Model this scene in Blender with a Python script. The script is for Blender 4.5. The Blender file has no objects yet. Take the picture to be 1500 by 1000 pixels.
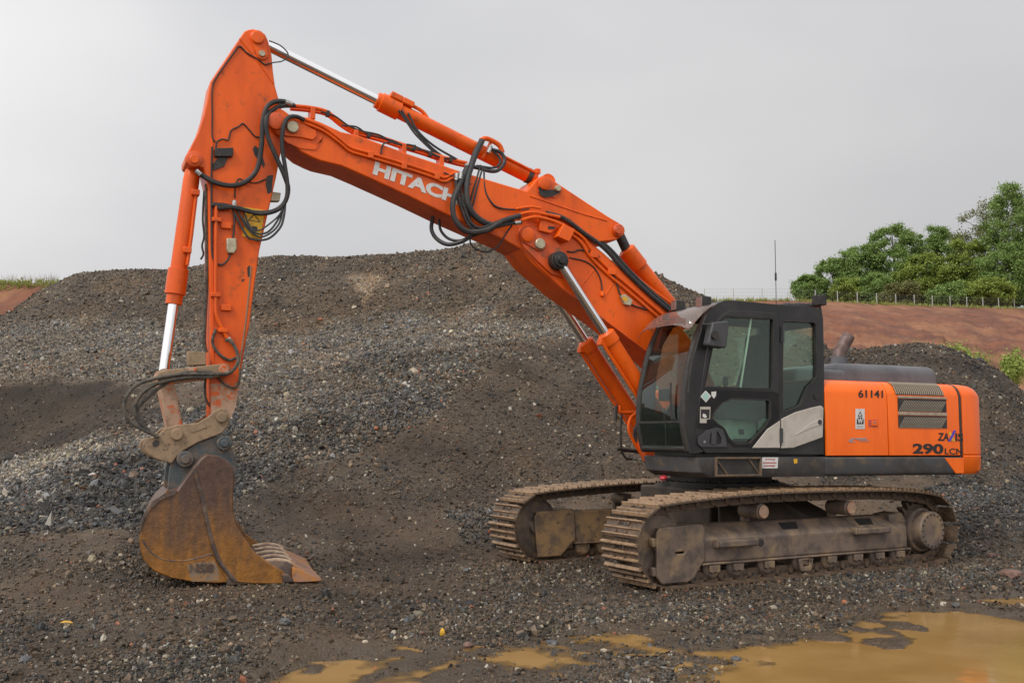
import bpy, bmesh, math, random
import numpy as np
from mathutils import Vector, Matrix
from mathutils.geometry import tessellate_polygon
random.seed(7); rng = np.random.default_rng(7)
scene = bpy.context.scene
col = scene.collection

# ------------------------------------------------------------------ camera
CAM = np.array([8.46692, 9.41225, 1.54541]); YAW, PITCH, ROLL, FPX = -2.0966237, 0.0971044, 0.0060014, 1449.572
PSI = -0.1028301                                   # upper structure slewed against the tracks
_f = np.array([math.cos(YAW)*math.cos(PITCH), math.sin(YAW)*math.cos(PITCH), math.sin(PITCH)])
_r = np.array([math.sin(YAW), -math.cos(YAW), 0.0]); _u = np.cross(_r, _f)
_c, _s = math.cos(ROLL), math.sin(ROLL)
RB = np.array([_c*_r+_s*_u, -_s*_r+_c*_u, _f])
FH = np.array([math.cos(YAW), math.sin(YAW)]); RH = np.array([math.sin(YAW), -math.cos(YAW)])
cam = bpy.data.cameras.new('camera'); co = bpy.data.objects.new('camera', cam); col.objects.link(co)
cam.sensor_width = 36.0; cam.lens = FPX/1500*36.0; cam.clip_start = 0.1; cam.clip_end = 3000
m = Matrix.Identity(4)
for i in range(3):
    m[i][0] = RB[0][i]; m[i][1] = RB[1][i]; m[i][2] = -RB[2][i]; m[i][3] = CAM[i]
co.matrix_world = m
scene.camera = co

# ------------------------------------------------------------------ world, sun, exposure
SUN_AZ, SUN_EL = math.radians(22), math.radians(46)
world = bpy.data.worlds.new('World'); scene.world = world; world.use_nodes = True
wn, wl = world.node_tree.nodes, world.node_tree.links
wn.clear()
out = wn.new('ShaderNodeOutputWorld'); bg = wn.new('ShaderNodeBackground'); bg.inputs[1].default_value = 0.12
sky = wn.new('ShaderNodeTexSky'); sky.sky_type = 'NISHITA'; sky.sun_disc = False
sky.sun_elevation = SUN_EL; sky.sun_rotation = math.pi/2-SUN_AZ; sky.air_density = 1.0; sky.dust_density = 5.0; sky.ozone_density = 1.0
tc = wn.new('ShaderNodeTexCoord')
mpw = wn.new('ShaderNodeMapping'); mpw.inputs['Scale'].default_value = (1.0, 1.0, 2.2)
ns = wn.new('ShaderNodeTexNoise'); ns.inputs['Scale'].default_value = 1.15; ns.inputs['Detail'].default_value = 4; ns.inputs['Roughness'].default_value = .45
rp = wn.new('ShaderNodeValToRGB')
rp.color_ramp.elements[0].position = .30; rp.color_ramp.elements[0].color = (4.6, 4.65, 4.8, 1)
rp.color_ramp.elements[1].position = .68; rp.color_ramp.elements[1].color = (7.2, 7.0, 6.9, 1)
mx = wn.new('ShaderNodeMix'); mx.data_type = 'RGBA'; mx.inputs[0].default_value = .94     # a closed cloud deck over the clear sky
wl.new(tc.outputs['Generated'], mpw.inputs[0]); wl.new(mpw.outputs[0], ns.inputs['Vector']); wl.new(ns.outputs[0], rp.inputs[0])
# thin cloud glows towards the hidden sun and dulls away from it
sdv = (math.cos(SUN_EL)*math.cos(SUN_AZ), math.cos(SUN_EL)*math.sin(SUN_AZ), math.sin(SUN_EL))
dt = wn.new('ShaderNodeVectorMath'); dt.operation = 'DOT_PRODUCT'; dt.inputs[1].default_value = sdv; wl.new(tc.outputs['Generated'], dt.inputs[0])
gl = wn.new('ShaderNodeMapRange'); gl.inputs[1].default_value = -1; gl.inputs[2].default_value = 1; gl.inputs[3].default_value = .40; gl.inputs[4].default_value = 1.75; wl.new(dt.outputs['Value'], gl.inputs[0])
gm = wn.new('ShaderNodeVectorMath'); gm.operation = 'SCALE'; wl.new(rp.outputs[0], gm.inputs[0]); wl.new(gl.outputs[0], gm.inputs['Scale'])
wl.new(sky.outputs[0], mx.inputs[6]); wl.new(gm.outputs[0], mx.inputs[7]); wl.new(mx.outputs[2], bg.inputs[0]); wl.new(bg.outputs[0], out.inputs[0])
sd = bpy.data.lights.new('sun', 'SUN'); sd.energy = 1.5; sd.angle = math.radians(12); sd.color = (1, .96, .9)
so = bpy.data.objects.new('sun', sd); col.objects.link(so)
sdir = Vector((math.cos(SUN_EL)*math.cos(SUN_AZ), math.cos(SUN_EL)*math.sin(SUN_AZ), math.sin(SUN_EL)))
so.rotation_euler = sdir.to_track_quat('Z', 'Y').to_euler(); so.location = (0, 0, 30)
vs = scene.view_settings; vs.view_transform = 'Standard'; vs.look = 'None'; vs.gamma = 1.0; vs.use_curve_mapping = False
vs.exposure = 0.2
scene.render.engine = 'CYCLES'
scene.cycles.max_bounces = 6; scene.cycles.transparent_max_bounces = 12

# ------------------------------------------------------------------ photo pixel -> place
def ray(px, py):
    return np.array([(px-750)/FPX, -(py-500)/FPX, 1.0]) @ RB
def _toS(v): c, s = math.cos(PSI), math.sin(PSI); return np.array([c*v[0]+s*v[1], -s*v[0]+c*v[1], v[2]])
CAMS = _toS(CAM)
def gS(px, py, y):                                   # on the upright plane y of the upper structure
    d = _toS(ray(px, py)); t = (y-CAMS[1])/d[1]; return CAMS+t*d
def gU(px, py, y):                                   # the same for the undercarriage
    d = ray(px, py); t = (y-CAM[1])/d[1]; return CAM+t*d
def gZ(px, py, z=0.0):
    d = ray(px, py); t = (z-CAM[2])/d[2]; return CAM+t*d
def gV(px, py, v):                                   # at the distance v ahead of the camera
    d = ray(px, py); return CAM+d*(v/(d[0]*FH[0]+d[1]*FH[1]))
def xz(pts, y): return [(lambda q: (q[0], q[2]))(gS(a, b, y)) for a, b in pts]
def xzU(pts, y): return [(lambda q: (q[0], q[2]))(gU(a, b, y)) for a, b in pts]

# ------------------------------------------------------------------ materials
def _new(name):
    mt = bpy.data.materials.new(name); mt.use_nodes = True; n, l = mt.node_tree.nodes, mt.node_tree.links
    return mt, n, l, n['Principled BSDF']
def rgba(c): return (c[0], c[1], c[2], 1)
def surf(name, c1, c2=None, scale=6, lo=.4, hi=.65, rough=.5, rough2=None, metal=0, dirt=None, dscale=3, dlo=.55, dhi=.75, bump=0, bscale=40, stretch=None, coat=0, spec=.5):
    """base colour c1 varied to c2 by noise, then dirt over it, with fine relief"""
    mt, n, l, b = _new(name)
    tcn = n.new('ShaderNodeTexCoord'); vec = tcn.outputs['Object']
    if stretch:
        mp = n.new('ShaderNodeMapping'); mp.inputs['Scale'].default_value = stretch; l.new(vec, mp.inputs[0]); vec2 = mp.outputs[0]
    else: vec2 = vec
    b.inputs['Base Color'].default_value = rgba(c1); b.inputs['Roughness'].default_value = rough; b.inputs['Metallic'].default_value = metal
    b.inputs['Coat Weight'].default_value = coat; b.inputs['Coat Roughness'].default_value = .15; b.inputs['Specular IOR Level'].default_value = spec
    cur = None
    def layer(cur, base, c, sc, lo, hi, v):
        nz = n.new('ShaderNodeTexNoise'); nz.inputs['Scale'].default_value = sc; nz.inputs['Detail'].default_value = 6; nz.inputs['Roughness'].default_value = .62
        l.new(v, nz.inputs['Vector'])
        mr = n.new('ShaderNodeMapRange'); mr.inputs[1].default_value = lo; mr.inputs[2].default_value = hi; mr.interpolation_type = 'SMOOTHSTEP'
        l.new(nz.outputs[0], mr.inputs[0])
        mxn = n.new('ShaderNodeMix'); mxn.data_type = 'RGBA'; l.new(mr.outputs[0], mxn.inputs[0])
        if cur is None: mxn.inputs[6].default_value = rgba(base)
        else: l.new(cur, mxn.inputs[6])
        mxn.inputs[7].default_value = rgba(c); return mxn.outputs[2], mr.outputs[0]
    fac = None
    if c2: cur, fac = layer(cur, c1, c2, scale, lo, hi, vec2)
    if dirt:
        cur, fac = layer(cur, c1, dirt, dscale, dlo, dhi, vec)
    if cur: l.new(cur, b.inputs['Base Color'])
    if rough2 is not None and fac:
        mr = n.new('ShaderNodeMapRange'); mr.inputs[3].default_value = rough; mr.inputs[4].default_value = rough2; l.new(fac, mr.inputs[0]); l.new(mr.outputs[0], b.inputs['Roughness'])
    if bump:
        nz = n.new('ShaderNodeTexNoise'); nz.inputs['Scale'].default_value = bscale; nz.inputs['Detail'].default_value = 5; l.new(vec, nz.inputs['Vector'])
        bp = n.new('ShaderNodeBump'); bp.inputs['Strength'].default_value = bump; bp.inputs['Distance'].default_value = .01; l.new(nz.outputs[0], bp.inputs['Height']); l.new(bp.outputs[0], b.inputs['Normal'])
    return mt
def glass(name, tint, refl=.10, film=0.0, filmcol=(.3, .32, .3)):
    mt, n, l, b = _new(name); n.remove(b)
    t = n.new('ShaderNodeBsdfTransparent'); t.inputs[0].default_value = rgba(tint)
    g = n.new('ShaderNodeBsdfGlossy'); g.inputs['Roughness'].default_value = .03; g.inputs[0].default_value = (.9, .95, .93, 1)
    fr = n.new('ShaderNodeLayerWeight'); fr.inputs[0].default_value = .5
    pw = n.new('ShaderNodeMath'); pw.operation = 'POWER'; pw.inputs[1].default_value = 4; l.new(fr.outputs['Facing'], pw.inputs[0])
    mm = n.new('ShaderNodeMath'); mm.operation = 'MULTIPLY_ADD'; mm.inputs[1].default_value = .6; mm.inputs[2].default_value = refl; l.new(pw.outputs[0], mm.inputs[0])
    mxs = n.new('ShaderNodeMixShader'); l.new(mm.outputs[0], mxs.inputs[0]); l.new(t.outputs[0], mxs.inputs[1]); l.new(g.outputs[0], mxs.inputs[2])
    last = mxs.outputs[0]
    if film:                                          # a film of dust on the pane
        d = n.new('ShaderNodeBsdfDiffuse'); d.inputs[0].default_value = rgba(filmcol); m2 = n.new('ShaderNodeMixShader'); m2.inputs[0].default_value = film
        l.new(last, m2.inputs[1]); l.new(d.outputs[0], m2.inputs[2]); last = m2.outputs[0]
    l.new(last, n['Material Output'].inputs[0]); return mt
MT = {}
ORG = (.82, .118, .004)
MT['paint'] = surf('orange_paint', ORG, (.60, .078, .006), 1.2, .36, .74, rough=.40, rough2=.6, dirt=(.24, .075, .025), dscale=7.5, dlo=.57, dhi=.80, bump=.07, bscale=11, spec=.35, stretch=(2.6, 2.6, .7))
MT['paint_worn'] = surf('worn_orange_paint', (.66, .085, .008), (.46, .07, .012), 4, .4, .68, rough=.45, rough2=.7, dirt=(.16, .09, .05), dscale=7, dlo=.52, dhi=.72, bump=.12, bscale=30)
MT['paint_muddy'] = surf('mud_splashed_paint', (.44, .28, .19), (.55, .10, .02), 9, .50, .60, rough=.75, dirt=(.34, .22, .14), dscale=16, dlo=.45, dhi=.6, bump=.3, bscale=60)
MT['hood'] = surf('clean_orange_paint', (.90, .15, .004), (.76, .112, .005), 1.1, .36, .72, rough=.35, rough2=.5, dirt=(.45, .15, .05), dscale=7, dlo=.62, dhi=.82, spec=.4, stretch=(2.5, 2.5, .6))
MT['tan'] = surf('dried_mud_steel', (.30, .205, .125), (.22, .155, .095), 9, .4, .65, rough=.8, dirt=(.10, .07, .05), dscale=20, dlo=.55, dhi=.72, bump=.35, bscale=70)
MT['track'] = surf('muddy_track_steel', (.115, .074, .046), (.055, .038, .027), 12, .38, .66, rough=.6, dirt=(.19, .118, .066), dscale=8, dlo=.54, dhi=.72, bump=.45, bscale=80)
MT['ridge'] = surf('worn_grouser_steel', (.31, .20, .115), (.20, .125, .072), 14, .4, .64, rough=.5, dirt=(.13, .085, .055), dscale=9, dlo=.56, dhi=.72, bump=.2, bscale=60)
MT['inner'] = surf('shade_darkened_steel', (.045, .033, .025), (.075, .053, .036), 5, .4, .65, rough=.7, bump=.3, bscale=40)  # steel darkened to paint in the shade under the machine
MT['frame'] = surf('muddy_frame_steel', (.175, .125, .092), (.09, .067, .056), 5, .36, .64, rough=.55, dirt=(.24, .165, .095), dscale=4.5, dlo=.48, dhi=.68, bump=.4, bscale=60)
MT['frame2'] = surf('ochre_mud_steel', (.30, .185, .085), (.15, .105, .072), 5, .40, .62, rough=.75, dirt=(.06, .05, .045), dscale=11, dlo=.55, dhi=.7, bump=.5, bscale=50)
MT['stepbrown'] = surf('rusty_step_steel', (.10, .07, .05), (.17, .11, .06), 9, .4, .65, rough=.7)
MT['dark'] = surf('black_steel', (.018, .017, .017), (.04, .034, .028), 8, .4, .7, rough=.55, bump=.1)
MT['rubber'] = surf('black_rubber', (.022, .022, .023), (.05, .045, .04), 14, .45, .7, rough=.5, rough2=.75)
MT['rubber_dusty'] = surf('dusty_rubber', (.10, .085, .065), (.035, .033, .03), 18, .42, .65, rough=.75)
MT['cabgrey'] = surf('dark_grey_cab_paint', (.020, .020, .021), (.034, .033, .033), 3, .4, .72, rough=.36, rough2=.55, dirt=(.075, .065, .055), dscale=9, dlo=.64, dhi=.82, spec=.35)
MT['cabblack'] = surf('black_door_panel', (.006, .006, .007), (.012, .0115, .011), 6, .4, .7, rough=.3, rough2=.5, spec=.3)
MT['skirt'] = surf('dirty_grey_skirt', (.062, .062, .066), (.042, .039, .036), 3, .42, .68, rough=.5, dirt=(.13, .095, .06), dscale=5, dlo=.5, dhi=.75, bump=.1, bscale=20)
MT['plastic'] = surf('grey_plastic', (.05, .05, .054), (.036, .036, .039), 4, .4, .7, rough=.5)
MT['cover'] = surf('grey_engine_cover_plastic', (.10, .10, .11), (.07, .07, .077), 3, .4, .7, rough=.4, rough2=.55)
MT['beige'] = surf('light_beige_panel', (.46, .42, .37), (.38, .34, .29), 5, .4, .7, rough=.42, dirt=(.20, .16, .12), dscale=10, dlo=.64, dhi=.82)
MT['chrome'] = surf('chrome_rod', (.78, .79, .81), rough=.16, metal=1)
MT['zinc'] = surf('zinc_pin', (.48, .43, .30), (.36, .31, .22), 18, .4, .65, rough=.5, metal=.5)
MT['fitting'] = surf('bright_fitting', (.55, .55, .53), (.3, .3, .28), 30, .45, .6, rough=.35, metal=.8)
MT['white'] = surf('white_decal', (.62, .61, .59), (.50, .49, .47), 20, .45, .7, rough=.5)
MT['black_ink'] = surf('black_decal', (.02, .016, .016), rough=.5)
MT['grey_ink'] = surf('grey_decal', (.30, .25, .25), rough=.5)
MT['red_ink'] = surf('red_decal', (.42, .08, .07), rough=.5)
MT['yellow'] = surf('yellow_decal', (.75, .42, .012), (.6, .3, .02), 20, .45, .65, rough=.5)
MT['blue'] = surf('blue_decal', (.07, .05, .45), rough=.5)
MT['teal'] = surf('teal_sticker', (.35, .55, .50), rough=.4)
MT['red'] = surf('red_cap', (.45, .03, .04), rough=.5)
MT['ears'] = surf('blue_grey_worn_steel', (.06, .075, .08), (.13, .10, .08), 8, .42, .62, rough=.6, dirt=(.2, .13, .08), dscale=7, dlo=.55, dhi=.7, bump=.2, bscale=40)
MT['exhaust'] = surf('heat_browned_steel', (.10, .06, .05), (.17, .12, .11), 8, .4, .65, rough=.55, metal=.4)
MT['glass'] = glass('tinted_cab_glass', (.78, .90, .84), .04)
MT['visor'] = glass('smoked_visor_plastic', (.75, .60, .55), .08, .16, (.45, .36, .33))
MT['seat'] = surf('dark_seat_fabric', (.03, .022, .022), (.05, .035, .033), 12, .4, .7, rough=.85)
MT['palebox'] = surf('pale_green_plastic', (.42, .50, .40), (.33, .40, .32), 5, .4, .7, rough=.5)
MT['mirror'] = surf('mirror_glass', (.7, .72, .72), rough=.05, metal=1)
MT['lamp'] = surf('work_lamp_lens', (.20, .13, .115), rough=.2)
# bucket: bare steel gone to rust, orange where water runs, brown where it is worn
def rust():
    mt, n, l, b = _new('rusty_bucket_steel')
    t = n.new('ShaderNodeTexCoord'); sp = n.new('ShaderNodeSeparateXYZ'); l.new(t.outputs['Object'], sp.inputs[0])
    mp = n.new('ShaderNodeMapping'); mp.inputs['Scale'].default_value = (7, 7, 1.1); l.new(t.outputs['Object'], mp.inputs[0])
    nz = n.new('ShaderNodeTexNoise'); nz.inputs['Scale'].default_value = 2.2; nz.inputs['Detail'].default_value = 7; l.new(mp.outputs[0], nz.inputs['Vector'])
    nz2 = n.new('ShaderNodeTexNoise'); nz2.inputs['Scale'].default_value = 3; nz2.inputs['Detail'].default_value = 6; l.new(t.outputs['Object'], nz2.inputs['Vector'])
    mr = n.new('ShaderNodeMapRange'); mr.inputs[1].default_value = 1.12; mr.inputs[2].default_value = .12; l.new(sp.outputs[2], mr.inputs[0])
    a = n.new('ShaderNodeMath'); a.operation = 'MULTIPLY_ADD'; a.inputs[1].default_value = 1.15; l.new(nz.outputs[0], a.inputs[0]); l.new(mr.outputs[0], a.inputs[2])
    a2 = n.new('ShaderNodeMath'); a2.operation = 'MULTIPLY_ADD'; a2.inputs[1].default_value = .8; l.new(nz2.outputs[0], a2.inputs[0]); l.new(a.outputs[0], a2.inputs[2])
    a3 = n.new('ShaderNodeMath'); a3.operation = 'MULTIPLY'; a3.inputs[1].default_value = .42; l.new(a2.outputs[0], a3.inputs[0])
    r = n.new('ShaderNodeValToRGB'); e = r.color_ramp.elements
    e[0].position = .26; e[0].color = (.075, .042, .032, 1); e[1].position = .95; e[1].color = (.36, .15, .024, 1)
    for p, c in ((.44, (.10, .055, .038)), (.57, (.165, .080, .034)), (.72, (.265, .112, .022))):
        q = e.new(p); q.color = rgba(c)
    nf = n.new('ShaderNodeTexNoise'); nf.inputs['Scale'].default_value = 16; nf.inputs['Detail'].default_value = 9; nf.inputs['Roughness'].default_value = .72; l.new(t.outputs['Object'], nf.inputs['Vector'])
    fr_ = n.new('ShaderNodeMapRange'); fr_.inputs[1].default_value = .3; fr_.inputs[2].default_value = .7; fr_.inputs[3].default_value = .60; fr_.inputs[4].default_value = 1.35; l.new(nf.outputs[0], fr_.inputs[0])
    sc_ = n.new('ShaderNodeVectorMath'); sc_.operation = 'SCALE'
    l.new(a3.outputs[0], r.inputs[0]); l.new(r.outputs[0], sc_.inputs[0]); l.new(fr_.outputs[0], sc_.inputs['Scale']); l.new(sc_.outputs[0], b.inputs['Base Color']); b.inputs['Roughness'].default_value = .42; b.inputs['Metallic'].default_value = .15
    nb = n.new('ShaderNodeTexNoise'); nb.inputs['Scale'].default_value = 45; nb.inputs['Detail'].default_value = 4; l.new(t.outputs['Object'], nb.inputs['Vector'])
    bp = n.new('ShaderNodeBump'); bp.inputs['Strength'].default_value = .3; bp.inputs['Distance'].default_value = .01; l.new(nb.outputs[0], bp.inputs['Height']); l.new(bp.outputs[0], b.inputs['Normal'])
    return mt
MT['rust'] = rust()
MT['scrape'] = surf('scraped_tan_patch', (.22, .155, .105), (.30, .16, .06), 14, .42, .62, rough=.55, dirt=(.12, .08, .06), dscale=20, dlo=.55, dhi=.7)
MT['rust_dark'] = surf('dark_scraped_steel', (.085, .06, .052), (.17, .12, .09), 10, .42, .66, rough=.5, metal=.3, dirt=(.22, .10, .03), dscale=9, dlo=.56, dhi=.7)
MT['lip'] = surf('scraped_lip_steel', (.27, .145, .105), (.38, .15, .02), 6, .4, .62, rough=.45, metal=.2, dirt=(.14, .07, .05), dscale=9, dlo=.55, dhi=.7)
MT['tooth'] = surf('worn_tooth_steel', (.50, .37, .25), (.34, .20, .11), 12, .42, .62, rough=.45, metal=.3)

# ------------------------------------------------------------------ mesh building
class MB:
    def __init__(s): s.v = []; s.f = []; s.fm = []
    def add(s, vs, fs, mi=0):
        o = len(s.v); s.v += [tuple(float(c) for c in q) for q in vs]
        s.f += [tuple(i+o for i in g) for g in fs]; s.fm += [mi]*len(fs); return s
    def prism(s, loop, y0, y1, holes=(), mi=0, taper=None):      # outline in x,z between two y planes
        loops = [list(loop)]+[list(h) for h in holes]
        tris = tessellate_polygon([[Vector((a, b, 0)) for a, b in lp] for lp in loops])
        flat = [q for lp in loops for q in lp]; n = len(flat)
        vs = [(a, y0, b) for a, b in flat]+[(a, y1, b) for a, b in flat]
        fs = [tuple(t) for t in tris]+[tuple(i+n for i in t[::-1]) for t in tris]; o = 0
        if not holes: fs = [tuple(range(n)), tuple(range(2*n-1, n-1, -1))]
        for lp in loops:
            k = len(lp)
            for i in range(k): j = (i+1) % k; fs.append((o+i, o+j, o+j+n, o+i+n))
            o += k
        return s.add(vs, fs, mi)
    def extr(s, loop, ax, a0, a1, mi=0):                         # outline across another axis: 'x' loops are (y,z), 'z' loops are (x,y)
        n = len(loop)
        mk = (lambda p, a: (a, p[0], p[1])) if ax == 'x' else (lambda p, a: (p[0], p[1], a))
        vs = [mk(p, a0) for p in loop]+[mk(p, a1) for p in loop]
        fs = [tuple(range(n)), tuple(range(2*n-1, n-1, -1))]+[(i, (i+1) % n, (i+1) % n+n, i+n) for i in range(n)]
        return s.add(vs, fs, mi)
    def box(s, c, d, mi=0, R=None):
        vs = [Vector((sx*d[0]/2, sy*d[1]/2, sz*d[2]/2)) for sx in (-1, 1) for sy in (-1, 1) for sz in (-1, 1)]
        if R is not None: vs = [R @ q for q in vs]
        return s.add([q+Vector(c) for q in vs], [(0, 1, 3, 2), (4, 6, 7, 5), (0, 4, 5, 1), (2, 3, 7, 6), (0, 2, 6, 4), (1, 5, 7, 3)], mi)
    def cyl(s, p0, p1, r0, r1=None, n=20, mi=0, cap=True):
        r1 = r0 if r1 is None else r1
        a, b = Vector(p0), Vector(p1); w = (b-a).normalized(); u = w.orthogonal().normalized(); t = w.cross(u)
        vs = []
        for p, r in ((a, r0), (b, r1)):
            for i in range(n):
                th = 2*math.pi*i/n; vs.append(p+u*math.cos(th)*r+t*math.sin(th)*r)
        fs = [(i, (i+1) % n, (i+1) % n+n, i+n) for i in range(n)]
        if cap: fs += [tuple(range(n-1, -1, -1)), tuple(range(n, 2*n))]
        return s.add(vs, fs, mi)
    def lathe(s, p0, axis, prof, n=28, mi=0):                    # prof: (distance along axis, radius)
        a = Vector(p0); w = Vector(axis).normalized(); u = w.orthogonal().normalized(); t = w.cross(u); vs = []
        for d, r in prof:
            for i in range(n):
                th = 2*math.pi*i/n; vs.append(a+w*d+(u*math.cos(th)+t*math.sin(th))*r)
        k = len(prof); fs = []
        for j in range(k-1):
            for i in range(n): fs.append((j*n+i, j*n+(i+1) % n, (j+1)*n+(i+1) % n, (j+1)*n+i))
        fs += [tuple(range(n-1, -1, -1)), tuple(range((k-1)*n, k*n))]
        return s.add(vs, fs, mi)
    def tube(s, pts, r, n=8, sub=5, smooth=True, mi=0):
        P = [Vector(q) for q in pts]
        if smooth and len(P) > 2:
            Q = []
            for i in range(len(P)-1):
                p0 = P[i-1] if i else P[0]*2-P[1]; p1, p2 = P[i], P[i+1]; p3 = P[i+2] if i+2 < len(P) else P[-1]*2-P[-2]
                for k in range(sub):
                    t = k/sub; Q.append(.5*((2*p1)+(p2-p0)*t+(2*p0-5*p1+4*p2-p3)*t*t+(3*p1-p0-3*p2+p3)*t**3))
            Q.append(P[-1]); P = Q
        m_ = len(P); w = (P[1]-P[0]).normalized(); u = w.orthogonal().normalized(); vs = []
        for i in range(m_):
            w = (P[min(i+1, m_-1)]-P[max(i-1, 0)]).normalized(); u = (u-w*u.dot(w)).normalized(); t = w.cross(u)
            for k in range(n):
                th = 2*math.pi*k/n; vs.append(P[i]+(u*math.cos(th)+t*math.sin(th))*r)
        fs = [(i*n+k, i*n+(k+1) % n, (i+1)*n+(k+1) % n, (i+1)*n+k) for i in range(m_-1) for k in range(n)]
        fs += [tuple(range(n-1, -1, -1)), tuple(range((m_-1)*n, m_*n))]
        return s.add(vs, fs, mi)
    def mesh(s, name, mats, ang=32):
        me = bpy.data.meshes.new(name); me.from_pydata(s.v, [], s.f)
        bm = bmesh.new(); bm.from_mesh(me); bmesh.ops.recalc_face_normals(bm, faces=bm.faces); bm.to_mesh(me); bm.free()
        for mm in (mats if isinstance(mats, (list, tuple)) else [mats]): me.materials.append(MT[mm] if isinstance(mm, str) else mm)
        me.polygons.foreach_set('material_index', s.fm); me.polygons.foreach_set('use_smooth', [True]*len(s.f))
        me.set_sharp_from_angle(angle=math.radians(ang)); return me
    def build(s, name, mats, parent=None, frame=None, bevel=0, seg=2, ang=32):
        o = bpy.data.objects.new(name, s.mesh(name, mats, ang)); col.objects.link(o)
        if parent is not None:
            o.parent = parent
            if parent.parent is None and frame == 'S': o.rotation_euler = (0, 0, PSI)
        if bevel:
            md = o.modifiers.new('bevel', 'BEVEL'); md.width = bevel; md.segments = seg; md.limit_method = 'ANGLE'; md.angle_limit = math.radians(30)
        return o
def tag(o, label=None, cat=None, group=None, kind=None):
    for k, vv in (('label', label), ('category', cat), ('group', group), ('kind', kind)):
        if vv: o[k] = vv
    return o
def arc(cx, cz, r, a0, a1, n=10): return [(cx+r*math.cos(math.radians(a0+(a1-a0)*i/n)), cz+r*math.sin(math.radians(a0+(a1-a0)*i/n))) for i in range(n+1)]
# ------------------------------------------------------------------ terrain: heaps of soil and gravel
def _hash(ix, iy, seed):
    h = (ix*374761393+iy*668265263+seed*1442695041) & 0xffffffff
    h = ((h ^ (h >> 13))*1274126177) & 0xffffffff
    return ((h ^ (h >> 16)) & 0xffff)/65535.0
def vnoise(x, y, seed=0):
    ix, iy = np.floor(x).astype(np.int64), np.floor(y).astype(np.int64); fx, fy = x-ix, y-iy
    fx, fy = fx*fx*fx*(fx*(fx*6-15)+10), fy*fy*fy*(fy*(fy*6-15)+10)
    a, b, c, d = _hash(ix, iy, seed), _hash(ix+1, iy, seed), _hash(ix, iy+1, seed), _hash(ix+1, iy+1, seed)
    return (a+(b-a)*fx)*(1-fy)+(c+(d-c)*fx)*fy-.5
def fbm(x, y, o=4, seed=0, g=.5):
    t = 0; a = 1.0
    for k in range(o): t = t+a*vnoise(x*2**k+17.3*k, y*2**k-9.1*k, seed+k); a *= g
    return t
def zc(px, v, py): return gV(px, py, v)[2]
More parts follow.
